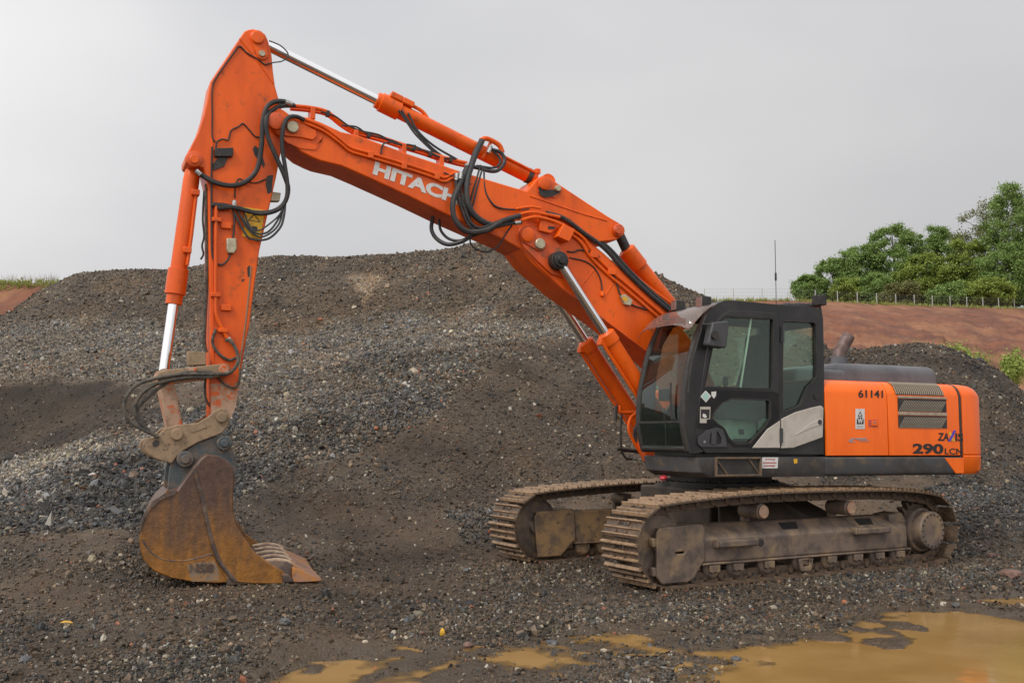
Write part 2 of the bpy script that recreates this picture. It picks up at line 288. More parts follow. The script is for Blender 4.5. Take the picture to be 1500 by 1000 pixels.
# each column: what is met going away from the camera along that direction; ('z', h) is a height, a plain number a photo row
G = 'z'
COLS = {
 -700: [(3, (G, 0)), (9, (G, .1)), (13, (G, .6)), (17, (G, 1.2)), (19, (G, 1.0)), (22, (G, 2.6)), (31, (G, 4.6)), (46, (G, 4.6))],
 -150: [(3, (G, 0)), (8, (G, 0)), (11, (G, .3)), (13, 755), (15.5, 705), (16.5, 702), (19, 705), (20.5, 645), (22, 560), (26, 525), (31, 490), (34, 485), (46, 520)],
 0: [(3, (G, 0)), (8, (G, .05)), (11, 798), (13, 748), (15.5, 694), (16.3, 688), (17.2, 694), (19, 690), (20.3, 640), (21.6, 559), (26, 520), (30, 478), (32.5, 463), (34, 462), (46, 500)],
 60: [(3, (G, 0)), (8, (G, .06)), (11, 795), (13, 748), (15.3, 686), (16.3, 672), (17.2, 676), (19, 670), (20.3, 630), (21.6, 558), (26, 516), (29.5, 470), (33, 425), (34.5, 424), (46, 470)],
 110: [(3, (G, 0)), (8, (G, .06)), (11, 792), (13, 748), (15, 686), (16.3, 655), (17.2, 659), (19, 655), (20.4, 620), (21.8, 557), (26, 512), (29, 470), (33.5, 402), (35, 400), (46, 450)],
 180: [(3, (G, 0)), (8, (G, .1)), (11, 792), (13, 752), (15, 688), (16.8, 635), (18, 628), (19.5, 612), (20.8, 592), (22, 557), (26, 510), (28.5, 470), (33.5, 397), (35, 395), (46, 450)],
 240: [(3, (G, 0)), (6, (G, .05)), (8.5, (G, .15)), (10.5, (G, .2)), (13, 756), (15, 690), (17, 628), (18.5, 600), (20.5, 580), (22, 557), (25, 520), (28, 475), (33.5, 396), (35.5, 394), (46, 450)],
 330: [(3, (G, 0)), (6, (G, .05)), (8.5, (G, .15)), (10.5, (G, .2)), (13, 756), (15, 690), (17, 622), (19, 580), (21, 552), (23.5, 522), (27, 485), (33.2, 385), (35.5, 382), (46, 450)],
 400: [(3, (G, 0)), (6, (G, .04)), (8.5, (G, .14)), (11, (G, .2)), (13, 752), (15, 685), (17, 615), (19.5, 565), (22, 530), (24, 505), (27, 482), (33, 377), (35.5, 375), (46, 450)],
 470: [(3, (G, 0)), (6, (G, .02)), (8.5, (G, .12)), (11.3, (G, .16)), (13, 766), (15, 692), (17, 616), (19.5, 562), (22, 525), (24.5, 500), (27, 482), (33, 378), (35.5, 376), (46, 450)],
 550: [(3, (G, 0)), (8, (G, .02)), (11.6, (G, .08)), (13, 776), (15, 702), (17, 618), (19.5, 558), (22, 520), (25, 494), (27, 480), (33, 377), (35, 373), (46, 450)],
 600: [(3, (G, 0)), (8, (G, 0)), (12, (G, .06)), (13.4, 770), (15.3, 702), (17.3, 608), (19.5, 548), (22, 508), (25, 488), (27, 474), (33, 374), (35, 370), (46, 450)],
 640: [(3, (G, 0)), (8, (G, 0)), (12.2, (G, .05)), (13.6, 766), (15.5, 700), (17.5, 600), (19.5, 540), (22, 500), (25, 484), (27, 468), (33, 370), (35, 366), (46, 450)],
 700: [(3, (G, 0)), (8, (G, 0)), (12.6, (G, .04)), (14, 756), (16, 690), (18, 595), (20, 522), (23, 492), (25, 478), (27, 458), (32, 360), (34, 354), (46, 440)],
 760: [(3, (G, 0)), (8, (G, 0)), (13, (G, .03)), (14.4, 752), (16.3, 684), (18.3, 592), (20.3, 522), (23, 500), (25, 482), (27, 452), (32, 362), (34, 358), (46, 440)],
 870: [(3, (G, 0)), (8, (G, 0)), (13.8, (G, .03)), (15.2, 738), (17, 662), (19, 592), (21, 540), (24, 500), (27, 450), (32, 378), (34, 374), (46, 450)],
 960: [(3, (G, 0)), (8, (G, 0)), (14.8, (G, .03)), (16.2, 720), (18, 642), (20, 585), (22, 540), (25, 490), (28, 440), (31.5, 401), (33, 399), (46, 460)],
 1010: [(3, (G, 0)), (8, (G, 0)), (15.2, (G, .03)), (16.6, 715), (18, 645), (20, 590), (22, 545), (25, 495), (28, 452), (31.5, 426), (33, 424), (46, 480)],
 1060: [(3, (G, 0)), (8, (G, 0)), (15.6, (G, .03)), (17, 712), (20, 600), (24, 520), (28, 465), (31.5, 447), (33, 446), (46, 500)],
 1200: [(3, (G, 0)), (8, (G, 0)), (15.8, (G, .03)), (17.2, 715), (19.5, 645), (22, 580), (26, 522), (29, 497), (31, 494), (46, 530)],
 1228: [(3, (G, 0)), (8, (G, 0)), (15.8, (G, .03)), (17.2, 714), (19.5, 645), (22, 575), (24.3, 522), (26, 515), (29, 520), (46, 560)],
 1275: [(3, (G, 0)), (8, (G, 0)), (15.6, (G, .03)), (17.2, 712), (19.5, 642), (22, 562), (24, 514), (25.5, 511), (30, 540), (46, 580)],
 1340: [(3, (G, 0)), (8, (G, 0)), (14.5, (G, .03)), (15.8, 740), (17, 712), (19.5, 640), (22, 560), (24, 511), (25.5, 508), (30, 540), (46, 580)],
 1385: [(3, (G, 0)), (8, (G, 0)), (14, (G, .03)), (15.4, 740), (16.6, 706), (17.4, 705), (19.5, 645), (22, 568), (24, 520), (25.5, 517), (30, 550), (46, 590)],
 1425: [(3, (G, 0)), (8, (G, 0)), (13.7, (G, .03)), (15.3, 738), (16.5, 703), (17.4, 704), (19.5, 655), (22, 582), (24, 536), (25.5, 532), (30, 560), (46, 600)],
 1465: [(3, (G, 0)), (8, (G, 0)), (13.7, (G, .03)), (15.3, 745), (16.5, 712), (17.4, 713), (19.5, 668), (22, 600), (24, 556), (25.3, 552), (30, 575), (46, 610)],
 1500: [(3, (G, 0)), (8, (G, 0)), (13.7, (G, .03)), (15.3, 756), (16.5, 726), (17.4, 728), (19.5, 680), (22, 618), (24, 584), (25.3, 580), (30, 600), (46, 620)],
 1620: [(3, (G, 0)), (8, (G, 0)), (14.5, (G, .03)), (16, 760), (17.4, 745), (19.5, 715), (22, 680), (24, 660), (26, 655), (46, 640)],
 2300: [(3, (G, 0)), (8, (G, 0)), (14.5, (G, .05)), (22, (G, .5)), (46, (G, 1.5))],
}
cpx = np.array(sorted(COLS)); NV = 560; NP = 620
vv = np.exp(np.linspace(math.log(2.0), math.log(46), NV))
prof = []
for c in cpx:
    pts = COLS[int(c)]; xs = [p_[0] for p_ in pts]; zs = [p_[1][1] if isinstance(p_[1], tuple) else zc(c, p_[0], p_[1]) for p_ in pts]
    prof.append(np.interp(vv, xs, zs, left=0.0))
prof = np.array(prof)
gp = np.concatenate([np.linspace(-700, -110, 40)[:-1], np.linspace(-110, 1610, NP-70), np.linspace(1610, 2300, 33)[1:]]); NP = len(gp)
ii = np.clip(np.searchsorted(cpx, gp)-1, 0, len(cpx)-2); tt = (gp-cpx[ii])/(cpx[ii+1]-cpx[ii]); tt = tt*tt*(3-2*tt)*.5+tt*.5
Zt = prof[ii]*(1-tt)[:, None]+prof[ii+1]*tt[:, None]
for k in range(10):                                              # soften the breaks of slope
    Zt[:, 1:-1] = .25*Zt[:, :-2]+.5*Zt[:, 1:-1]+.25*Zt[:, 2:]
for k in range(6):
    Zt[1:-1] = .25*Zt[:-2]+.5*Zt[1:-1]+.25*Zt[2:]
tn = (gp-750)/FPX/math.cos(PITCH)
Vg = np.broadcast_to(vv, Zt.shape); Ug = tn[:, None]*Vg
Xg = CAM[0]+FH[0]*Vg+RH[0]*Ug; Yg = CAM[1]+FH[1]*Vg+RH[1]*Ug
Pg = np.broadcast_to(gp[:, None], Zt.shape)
def project(X, Y, Z):
    q = np.stack([X-CAM[0], Y-CAM[1], Z-CAM[2]], -1) @ RB.T
    return 750+FPX*q[..., 0]/q[..., 2], 500-FPX*q[..., 1]/q[..., 2]
PXg, PYg = project(Xg, Yg, Zt)
def sdist(X, Y, poly):                                            # signed distance, positive inside
    d = np.full(X.shape, 1e9); ins = np.zeros(X.shape, bool); n = len(poly)
    for i in range(n):
        ax, ay = poly[i]; bx, by = poly[(i+1) % n]; ex, ey = bx-ax, by-ay
        t = np.clip(((X-ax)*ex+(Y-ay)*ey)/(ex*ex+ey*ey+1e-12), 0, 1)
        d = np.minimum(d, (X-ax-t*ex)**2+(Y-ay-t*ey)**2)
        cnd = ((ay > Y) != (by > Y)); den = (by-ay) if abs(by-ay) > 1e-12 else 1e-12
        ins ^= cnd & (X < (bx-ax)*(Y-ay)/den+ax)
    return np.where(ins, 1, -1)*np.sqrt(d)
def sm(x, a, b): t = np.clip((x-a)/(b-a), 0, 1); return t*t*(3-2*t)
WATER_Z = -.030
PUD = [[(1030, 957), (1100, 951), (1170, 944), (1230, 928), (1290, 912), (1340, 897), (1407, 892), (1460, 902), (1560, 912), (1800, 950), (1800, 1160), (960, 1160), (1045, 998), (1075, 982), (1115, 970), (1075, 964)],
       [(385, 1025), (417, 990), (457, 973), (499, 967), (582, 963), (563, 977), (521, 996), (500, 1025)],
       [(515, 1025), (558, 993), (606, 984), (638, 971), (681, 957), (668, 977), (643, 996), (630, 1025)],
       [(697, 963), (740, 957), (777, 951), (803, 955), (811, 967), (792, 977), (765, 974), (735, 970)],
       [(862, 934), (910, 930), (950, 936), (940, 946), (899, 945)],
       [(1440, 879), (1560, 874), (1700, 880), (1560, 889), (1470, 885)]]
pudW = [[tuple(gZ(a, b, WATER_Z)[:2]) for a, b in pl] for pl in PUD]
wet = np.full(Zt.shape, -9.0); near = Vg < 13; owner = np.zeros(Zt.shape, int)
for k_, pl in enumerate(pudW):
    w_ = np.full(Zt.shape, -9.0); w_[near] = sdist(Xg[near], Yg[near], pl); owner[w_ > wet] = k_; wet = np.maximum(wet, w_)
wet = wet+.10*fbm(Xg*2.2, Yg*2.2, 3, 40)+.16*fbm(Xg*.9, Yg*.9, 3, 43)+.07*fbm(Xg*9, Yg*9, 3, 46)
slope = sm(Zt, .10, .9)
# machine stands on a level patch
mach = np.maximum(sdist(Xg, Yg, [(3.0, 2.2), (-3.0, 2.2), (-3.0, -2.2), (3.0, -2.2)]), -9); flat = sm(mach, -.9, .1)
nz = (.30*fbm(Xg/4.2, Yg/4.2, 3, 1)+.0)*slope+.16*fbm(Xg/1.5, Yg/1.5, 3, 5)*(.10+.90*slope)+.05*fbm(Xg/.45, Yg/.45, 3, 9)*(.28+.72*slope)+.030*fbm(Xg/.16, Yg/.16, 2, 13)
crest = sm(PYg, 395, 440)*1.0                                     # keep the skyline where it is
nz = nz*(1-.93*flat)*np.where(Zt > 5, .35+.65*crest, 1.0)
# tyre and track ruts across the yard
rut = .030*np.abs(np.sin((Xg*.55+Yg*.35)*2.4+1.3*vnoise(Xg*.4, Yg*.4, 77)))*(1-slope)*(1-flat)*sm(wet, -3.5, -.2)
Zt = Zt+nz-rut+.02*flat
Zt = np.where(wet > -.35, Zt*(1-sm(wet, -.30, .02))+(.16*np.maximum(fbm(Xg*1.5, Yg*1.5, 4, 57)-.20, 0)+WATER_Z-.055*np.clip(wet, -.2, .8)-.006)*sm(wet, -.30, .02)+.012*fbm(Xg*6, Yg*6, 3, 51)*sm(wet, -.3, .0), Zt)
# ---- what the ground is made of, by area
PXg, PYg = project(Xg, Yg, Zt)
jx = PXg+40*fbm(Xg*.9, Yg*.9, 3, 60); jy = PYg+22*fbm(Xg*1.1, Yg*1.1, 3, 66)
def zone(poly, soft): return sm(sdist(jx, jy, poly), -soft, soft)
gravel = np.zeros(Zt.shape); tone = np.full(Zt.shape, .45); coarse = np.full(Zt.shape, .3); warm = np.full(Zt.shape, .5)
def put(poly, soft, g_, t_, c_, w_):
    global gravel, tone, coarse, warm
    k = zone(poly, soft); gravel = gravel*(1-k)+g_*k; tone = tone*(1-k)+t_*k; coarse = coarse*(1-k)+c_*k; warm = warm*(1-k)+w_*k
put([(-900, 300), (2400, 300), (2400, 480), (-900, 490)], 14, .60, .36, .45, .85)          # back heap: brown, stony
put([(-100, 400), (140, 400), (330, 470), (250, 480), (-100, 485)], 12, .50, .32, .4, .75)
put([(-200, 478), (120, 466), (330, 478), (420, 500), (480, 470), (700, 455), (860, 468), (850, 500), (700, 512), (560, 520), (420, 560), (240, 560), (-200, 557)], 10, .85, .72, .35, .40)   # pale terrace
put([(-200, 560), (235, 560), (245, 610), (110, 650), (-200, 690)], 5, .14, .10, .2, .55)    # dark cut face
put([(-200, 690), (110, 652), (240, 612), (400, 560), (560, 520), (720, 500), (800, 520), (690, 560), (640, 625), (560, 660), (440, 720), (360, 770), (200, 775), (-200, 815)], 12, .92, .44, .70, .30)   # front gravel bank
put([(-200, 690), (110, 655), (240, 618), (260, 640), (110, 700), (-200, 760)], 10, .95, .88, .40, .50)
put([(345, 560), (520, 540), (560, 590), (430, 620), (345, 640)], 14, .75, .62, .4, .50)
put([(60, 700), (200, 665), (350, 690), (350, 770), (60, 775)], 12, 1.0, .22, .95, .05)     # dark coarse stones
put([(430, 690), (640, 620), (720, 520), (900, 480), (1000, 700), (720, 760), (400, 800)], 16, .30, .25, .35, .55)   # brown slope
put([(400, 690), (470, 720), (560, 790), (350, 800), (320, 770)], 10, .25, .22, .3, .6)
put([(660, 745), (730, 740), (720, 800), (660, 800)], 8, .9, .40, .6, .15)
put([(1330, 735), (1385, 702), (1470, 700), (1600, 735), (1600, 812), (1330, 812)], 7, 1.0, .26, .45, .05)       # dark grey gravel cone
put([(1200, 490), (1600, 500), (1600, 700), (1200, 700)], 10, .45, .20, .4, .5)
put([(518, 408), (572, 402), (556, 432), (528, 455)], 7, .55, .98, .35, .95)
put([(466, 516), (535, 506), (528, 515), (468, 520)], 4, .3, 1.0, .2, 1.0)
put([(-200, 800), (2000, 800), (2000, 1100), (-200, 1100)], 18, .46, .31, .36, .52)         # yard
patch = fbm(Xg*.7, Yg*.7, 4, 91)
yard = 1-slope
gravel = np.clip(gravel+yard*.9*patch+.25*(1-yard)*patch, 0, 1); tone = np.clip(tone+.26*fbm(Xg*1.3, Yg*1.3, 4, 95), 0, 1)
warm = np.clip(warm+.6*fbm(Xg*.8, Yg*.8, 3, 99), 0, 1)
shore = sm(wet, -.55, -.02)
verts = np.stack([Xg, Yg, Zt], -1).reshape(-1, 3)
def grid_mesh(name, verts, n0, n1):
    a = (np.arange(n0-1)[:, None]*n1+np.arange(n1-1)[None]).ravel()
    q = np.stack([a, a+n1, a+n1+1, a+1], 1).astype(np.int32)
    me = bpy.data.meshes.new(name); me.vertices.add(len(verts)); me.vertices.foreach_set('co', verts.astype(np.float32).ravel())
    me.loops.add(q.size); me.loops.foreach_set('vertex_index', q.ravel()); me.polygons.add(len(q))
    me.polygons.foreach_set('loop_start', np.arange(0, q.size, 4, dtype=np.int32)); me.polygons.foreach_set('use_smooth', np.ones(len(q), bool))
    me.update(calc_edges=True)
    return me
def fattr(me, name, a):
    at = me.attributes.new(name, 'FLOAT', 'POINT'); at.data.foreach_set('value', np.ascontiguousarray(a, dtype=np.float32).ravel())
tm = grid_mesh('terrain', verts, NP, NV)
for nme, a in (('gravel', gravel), ('tone', tone), ('warm', warm), ('wet', shore)): fattr(tm, nme, a)
def ground_mat():
    mt, n, l, b = _new('gravel_and_soil')
    tcn = n.new('ShaderNodeTexCoord'); vec = tcn.outputs['Object']
    def at(nm): a = n.new('ShaderNodeAttribute'); a.attribute_name = nm; return a.outputs['Fac']
    def mix(f, a, b_):
        q = n.new('ShaderNodeMix'); q.data_type = 'RGBA'
        for i, s_ in ((0, f), (6, a), (7, b_)):
            if isinstance(s_, tuple): q.inputs[i].default_value = rgba(s_)
            elif isinstance(s_, float): q.inputs[i].default_value = s_
            else: l.new(s_, q.inputs[i])
        return q.outputs[2]
    def noise(sc, det=5, rough=.6):
        q = n.new('ShaderNodeTexNoise'); q.inputs['Scale'].default_value = sc; q.inputs['Detail'].default_value = det; q.inputs['Roughness'].default_value = rough; l.new(vec, q.inputs['Vector']); return q.outputs[0]
    def ramp(f, els):
        r = n.new('ShaderNodeValToRGB'); e = r.color_ramp.elements; e[0].position, e[1].position = els[0][0], els[-1][0]; e[0].color, e[1].color = rgba(els[0][1]), rgba(els[-1][1])
        for p_, c_ in els[1:-1]: e.new(p_).color = rgba(c_)
        l.new(f, r.inputs[0]); return r.outputs[0]
    def vor(sc):
        q = n.new('ShaderNodeTexVoronoi'); q.inputs['Scale'].default_value = sc; l.new(vec, q.inputs['Vector']); sp = n.new('ShaderNodeSeparateColor'); l.new(q.outputs['Color'], sp.inputs[0]); return q.outputs['Distance'], sp.outputs[0]
    d1, c1 = vor(42); d2, c2 = vor(95)
    soil = ramp(noise(5, 8, .7), ((.30, (.043, .028, .018)), (.5, (.076, .050, .031)), (.72, (.113, .078, .050))))
    stone = ramp(c1, ((.0, (.016, .016, .016)), (.35, (.048, .044, .039)), (.7, (.095, .082, .066)), (.93, (.16, .13, .095)), (1.0, (.30, .25, .19))))
    grit = ramp(c2, ((.0, (.022, .019, .016)), (.6, (.07, .054, .040)), (.92, (.125, .097, .07)), (1., (.24, .19, .14))))
    base = mix(.45, soil, grit)
    base = mix(at('gravel'), base, stone)
    # paler and darker loads of stone
    tn_ = n.new('ShaderNodeMapRange'); tn_.inputs[3].default_value = .30; tn_.inputs[4].default_value = 2.4; l.new(at('tone'), tn_.inputs[0])
    vm = n.new('ShaderNodeVectorMath'); vm.operation = 'SCALE'; l.new(base, vm.inputs[0]); l.new(tn_.outputs[0], vm.inputs['Scale'])
    wv = n.new('ShaderNodeMix'); wv.data_type = 'RGBA'; wv.blend_type = 'MULTIPLY'; wv.inputs[0].default_value = 1.0; l.new(vm.outputs[0], wv.inputs[6])
    wr = ramp(at('warm'), ((.0, (1.0, 1.0, 1.0)), (.5, (1.04, .98, .90)), (1.0, (1.16, .96, .74)))); l.new(wr, wv.inputs[7])
    mud = ramp(noise(7, 6), ((.3, (.060, .042, .026)), (.7, (.105, .074, .045))))
    mw = n.new('ShaderNodeMath'); mw.operation = 'MULTIPLY'; mw.inputs[1].default_value = .75; l.new(at('wet'), mw.inputs[0])
    fin = mix(mw.outputs[0], wv.outputs[2], mud)
    l.new(fin, b.inputs['Base Color'])
    rr = n.new('ShaderNodeMapRange'); rr.inputs[3].default_value = .78; rr.inputs[4].default_value = .22; l.new(at('wet'), rr.inputs[0]); l.new(rr.outputs[0], b.inputs['Roughness'])
    b.inputs['Specular IOR Level'].default_value = .35
    h1 = n.new('ShaderNodeMath'); h1.operation = 'MULTIPLY_ADD'; h1.inputs[1].default_value = -.6; l.new(d1, h1.inputs[0]); l.new(noise(30, 6, .7), h1.inputs[2])
    h2 = n.new('ShaderNodeMath'); h2.operation = 'MULTIPLY_ADD'; h2.inputs[1].default_value = -.35; l.new(d2, h2.inputs[0]); l.new(h1.outputs[0], h2.inputs[2])
    bp = n.new('ShaderNodeBump'); bp.inputs['Strength'].default_value = .85; bp.inputs['Distance'].default_value = .03; l.new(h2.outputs[0], bp.inputs['Height']); l.new(bp.outputs[0], b.inputs['Normal'])
    return mt
MT['ground'] = ground_mat(); tm.materials.append(MT['ground'])
ter = bpy.data.objects.new('terrain', tm); col.objects.link(ter); tag(ter, 'brown soil and grey gravel heaps around a muddy yard', 'ground', kind='structure')
# far ground sheet that carries everything out to the horizon
gs = MB(); gs.add([(-900, -900, -1.2), (900, -900, -1.2), (900, 900, -1.2), (-900, 900, -1.2)], [(0, 1, 2, 3)])
MT['farground'] = surf('red_brown_earth', (.13, .075, .05), (.10, .08, .05), .05, .4, .65, rough=.9)
tag(gs.build('ground', 'farground'), 'bare earth of the pit floor reaching to the horizon', 'ground', kind='structure')
# yard behind the photographer
by = MB()
by.add([(CAM[0]+FH[0]*2.05+RH[0]*u, CAM[1]+FH[1]*2.05+RH[1]*u, -.012) for u in (-40, 40)]+[(CAM[0]-FH[0]*40+RH[0]*u, CAM[1]-FH[1]*40+RH[1]*u, -.012) for u in (40, -40)], [(0, 1, 2, 3)])
tag(by.build('yard', 'farground'), 'bare muddy yard', 'ground', kind='structure')

# muddy water
def water_mat():
    mt, n, l, b = _new('muddy_water')
    t = n.new('ShaderNodeTexCoord'); nz_ = n.new('ShaderNodeTexNoise'); nz_.inputs['Scale'].default_value = 1.4; nz_.inputs['Detail'].default_value = 4; l.new(t.outputs['Object'], nz_.inputs['Vector'])
    r = n.new('ShaderNodeValToRGB'); e = r.color_ramp.elements; e[0].position = .35; e[0].color = (.27, .155, .05, 1); e[1].position = .68; e[1].color = (.34, .205, .075, 1)
    l.new(nz_.outputs[0], r.inputs[0]); l.new(r.outputs[0], b.inputs['Base Color']); b.inputs['Roughness'].default_value = .07; b.inputs['IOR'].default_value = 1.33
    at_ = n.new('ShaderNodeAttribute'); at_.attribute_name = 'depth'; dm = n.new('ShaderNodeMapRange'); dm.inputs[1].default_value = 0; dm.inputs[2].default_value = .010; dm.inputs[3].default_value = .10; l.new(at_.outputs['Fac'], dm.inputs[0]); l.new(dm.outputs[0], b.inputs['Alpha'])
    n2 = n.new('ShaderNodeTexNoise'); n2.inputs['Scale'].default_value = 9; n2.inputs['Detail'].default_value = 2; l.new(t.outputs['Object'], n2.inputs['Vector'])
    bp = n.new('ShaderNodeBump'); bp.inputs['Strength'].default_value = .05; bp.inputs['Distance'].default_value = .02; l.new(n2.outputs[0], bp.inputs['Height']); l.new(bp.outputs[0], b.inputs['Normal'])
    return mt
MT['water'] = water_mat()
PUDL = ['broad puddle of yellow-brown water spreading beside the near track', 'muddy puddle in front of the bucket', 'narrow muddy puddle beside the gravel ridge', 'small round puddle of brown water between ruts', 'thin strip of puddle in front of the near track', 'shallow puddle beside the dark grey gravel cone']
idx = np.arange(NP*NV).reshape(NP, NV); under = (Zt < WATER_Z+.004) & (wet > -.3)
under[:-1] |= under[1:]; under[1:] |= under[:-1]; under[:, :-1] |= under[:, 1:]; under[:, 1:] |= under[:, :-1]
for k_, lb in enumerate(PUDL):
    mk = under & (owner == k_) & (Vg < 13) & (Vg > 2.1); cell = mk[:-1, :-1] & mk[1:, :-1] & mk[1:, 1:] & mk[:-1, 1:]
    q_ = np.stack([idx[:-1, :-1][cell], idx[1:, :-1][cell], idx[1:, 1:][cell], idx[:-1, 1:][cell]], 1)
    if not len(q_): continue
    uq, inv = np.unique(q_.ravel(), return_inverse=True); pv = verts[uq].copy(); dep = np.clip(WATER_Z-pv[:, 2], 0, 1); pv[:, 2] = WATER_Z
    me = bpy.data.meshes.new('puddle'); me.from_pydata(pv.tolist(), [], inv.reshape(-1, 4).tolist()); fattr(me, 'depth', dep); me.materials.append(MT['water'])
    po = bpy.data.objects.new('puddle', me); col.objects.link(po); tag(po, lb, 'puddle', kind='structure')

# ------------------------------------------------------------------ loose stones lying on it (nobody could count them)
def tpos(fi, fj):
    i = np.clip(fi.astype(int), 0, NP-2); j = np.clip(fj.astype(int), 0, NV-2); a = (fi-i)[:, None]; b_ = (fj-j)[:, None]
    Vv = verts.reshape(NP, NV, 3); return Vv[i, j]*(1-a)*(1-b_)+Vv[i+1, j]*a*(1-b_)+Vv[i, j+1]*(1-a)*b_+Vv[i+1, j+1]*a*b_, i, j
NS = 960000
i0, i1 = np.searchsorted(gp, -330), np.searchsorted(gp, 1900)
fi = np.interp(rng.uniform(-330, 1900, NS), gp, np.arange(NP))
w_v = vv**.55; cdf = np.cumsum(w_v); cdf /= cdf[-1]; fj = np.interp(rng.uniform(0, 1, NS), cdf, np.arange(NV))
pos, ti, tj = tpos(fi, fj)
dist = vv[tj]
keep = (dist > 4.3) & (dist < 37) & (wet[ti, tj] < .03)
g_ = gravel[ti, tj]; keep &= rng.uniform(0, 1, NS) < (.10+.90*g_**1.3)
keep &= ~((wet[ti, tj] > -.25) & (rng.uniform(0, 1, NS) < .75))
pos, ti, tj, dist, g_ = pos[keep], ti[keep], tj[keep], dist[keep], g_[keep]; n_ = len(pos)
cs = coarse[ti, tj]; med = (.0068+.0100*cs)*(.55+.055*np.clip(dist, 5, 24)); size = med*np.exp(rng.normal(-.10, .40, n_)+(rng.uniform(0, 1, n_) < .02)*.5)
size = np.clip(size, .006, .10)
pos[:, 2] += size*.32
tn0 = np.clip(tone[ti, tj], 0, 1); wm = warm[ti, tj]
ton = .42+2.3*tn0**1.5
val = np.exp(rng.normal(math.log(.048), .58, n_))*ton
pale = rng.uniform(0, 1, n_) < np.where(tn0 > .9, .45, .022+.035*wm+.06*tn0**2); val[pale] = rng.uniform(.15, .36, pale.sum())
hue = rng.normal(0, 1, n_)*.22+.34+(wm-.35)*.5
hue[pale] = rng.uniform(.25, .8, pale.sum())
colr = np.stack([val*(1+.28*hue), val*(1+.02*hue), val*(1-.42*hue)], 1)
dusty = ~pale & (rng.uniform(0, 1, n_) < np.clip(.78-.62*g_+.25*(wm-.4), .08, .9))           # caked in the soil they lie in
colr[dusty] = np.array([.110, .075, .046])*(np.exp(rng.normal(-.12, .38, dusty.sum()))*(.60+1.15*tn0[dusty]**1.3))[:, None]
rsp = rng.uniform(0, 1, n_) < .006; colr[rsp] = np.array([.28, .10, .05])*rng.uniform(.6, 1.1, (rsp.sum(), 1))
colr = np.clip(colr, .012, .6)
pm = bpy.data.meshes.new('loose_stones'); pm.vertices.add(n_); pm.vertices.foreach_set('co', pos.astype(np.float32).ravel())
def vattr(nm, a, tp='FLOAT_VECTOR'):
    at = pm.attributes.new(nm, tp, 'POINT'); at.data.foreach_set('vector' if tp == 'FLOAT_VECTOR' else 'value', np.ascontiguousarray(a, dtype=np.float32).ravel())
vattr('stone_rot', rng.uniform(0, 6.283, (n_, 3))); vattr('stone_scale', size[:, None]*rng.uniform(.65, 1.25, (n_, 3))*np.array([1.15, .95, .75])); vattr('stone_col', colr)
pm.update()
def stone_mat():
    mt, n, l, b = _new('loose_stone')
    a = n.new('ShaderNodeAttribute'); a.attribute_type = 'INSTANCER'; a.attribute_name = 'stone_col'; l.new(a.outputs['Vector'], b.inputs['Base Color'])
    b.inputs['Roughness'].default_value = .55; b.inputs['Specular IOR Level'].default_value = .4; return mt
MT['stone'] = stone_mat(); pm.materials.append(MT['stone'])
ng = bpy.data.node_groups.new('scatter_stones', 'GeometryNodeTree'); N, L = ng.nodes, ng.links
ng.interface.new_socket('Geometry', in_out='INPUT', socket_type='NodeSocketGeometry'); ng.interface.new_socket('Geometry', in_out='OUTPUT', socket_type='NodeSocketGeometry')
gi, go = N.new('NodeGroupInput'), N.new('NodeGroupOutput'); jn = N.new('GeometryNodeJoinGeometry')
for k in range(7):
    ic = N.new('GeometryNodeMeshIcoSphere'); ic.inputs['Radius'].default_value = 1.0; ic.inputs['Subdivisions'].default_value = 2 if k < 2 else 1
    rv = N.new('FunctionNodeRandomValue'); rv.data_type = 'FLOAT_VECTOR'; a_ = .24 if k < 2 else .5
    rv.inputs[0].default_value = (-a_,)*3; rv.inputs[1].default_value = (a_,)*3; rv.inputs['Seed'].default_value = k*7+3
    sp_ = N.new('GeometryNodeSetPosition'); L.new(ic.outputs[0], sp_.inputs['Geometry']); L.new(rv.outputs[0], sp_.inputs['Offset'])
    sf = N.new('GeometryNodeSetShadeSmooth'); sf.inputs['Shade Smooth'].default_value = False; L.new(sp_.outputs[0], sf.inputs[0])
    sm_ = N.new('GeometryNodeSetMaterial'); sm_.inputs['Material'].default_value = MT['stone']; L.new(sf.outputs[0], sm_.inputs[0])
    g2 = N.new('GeometryNodeGeometryToInstance'); L.new(sm_.outputs[0], g2.inputs[0]); L.new(g2.outputs[0], jn.inputs[0])
mp_ = N.new('GeometryNodeMeshToPoints'); L.new(gi.outputs[0], mp_.inputs[0])
ip = N.new('GeometryNodeInstanceOnPoints'); L.new(mp_.outputs[0], ip.inputs['Points']); L.new(jn.outputs[0], ip.inputs['Instance']); ip.inputs['Pick Instance'].default_value = True
ri = N.new('FunctionNodeRandomValue'); ri.data_type = 'INT'; ri.inputs[4].default_value = 0; ri.inputs[5].default_value = 6; L.new(ri.outputs[2], ip.inputs['Instance Index'])
for nm, sk in (('stone_rot', 'Rotation'), ('stone_scale', 'Scale')):
    na = N.new('GeometryNodeInputNamedAttribute'); na.data_type = 'FLOAT_VECTOR'; na.inputs[0].default_value = nm; L.new(na.outputs[0], ip.inputs[sk])
L.new(ip.outputs[0], go.inputs[0])
lo_ = bpy.data.objects.new('loose_stones', pm); col.objects.link(lo_); md = lo_.modifiers.new('scatter', 'NODES'); md.node_group = ng
tag(lo_, 'loose grey and brown gravel stones strewn over the ground', 'gravel', kind='stuff')
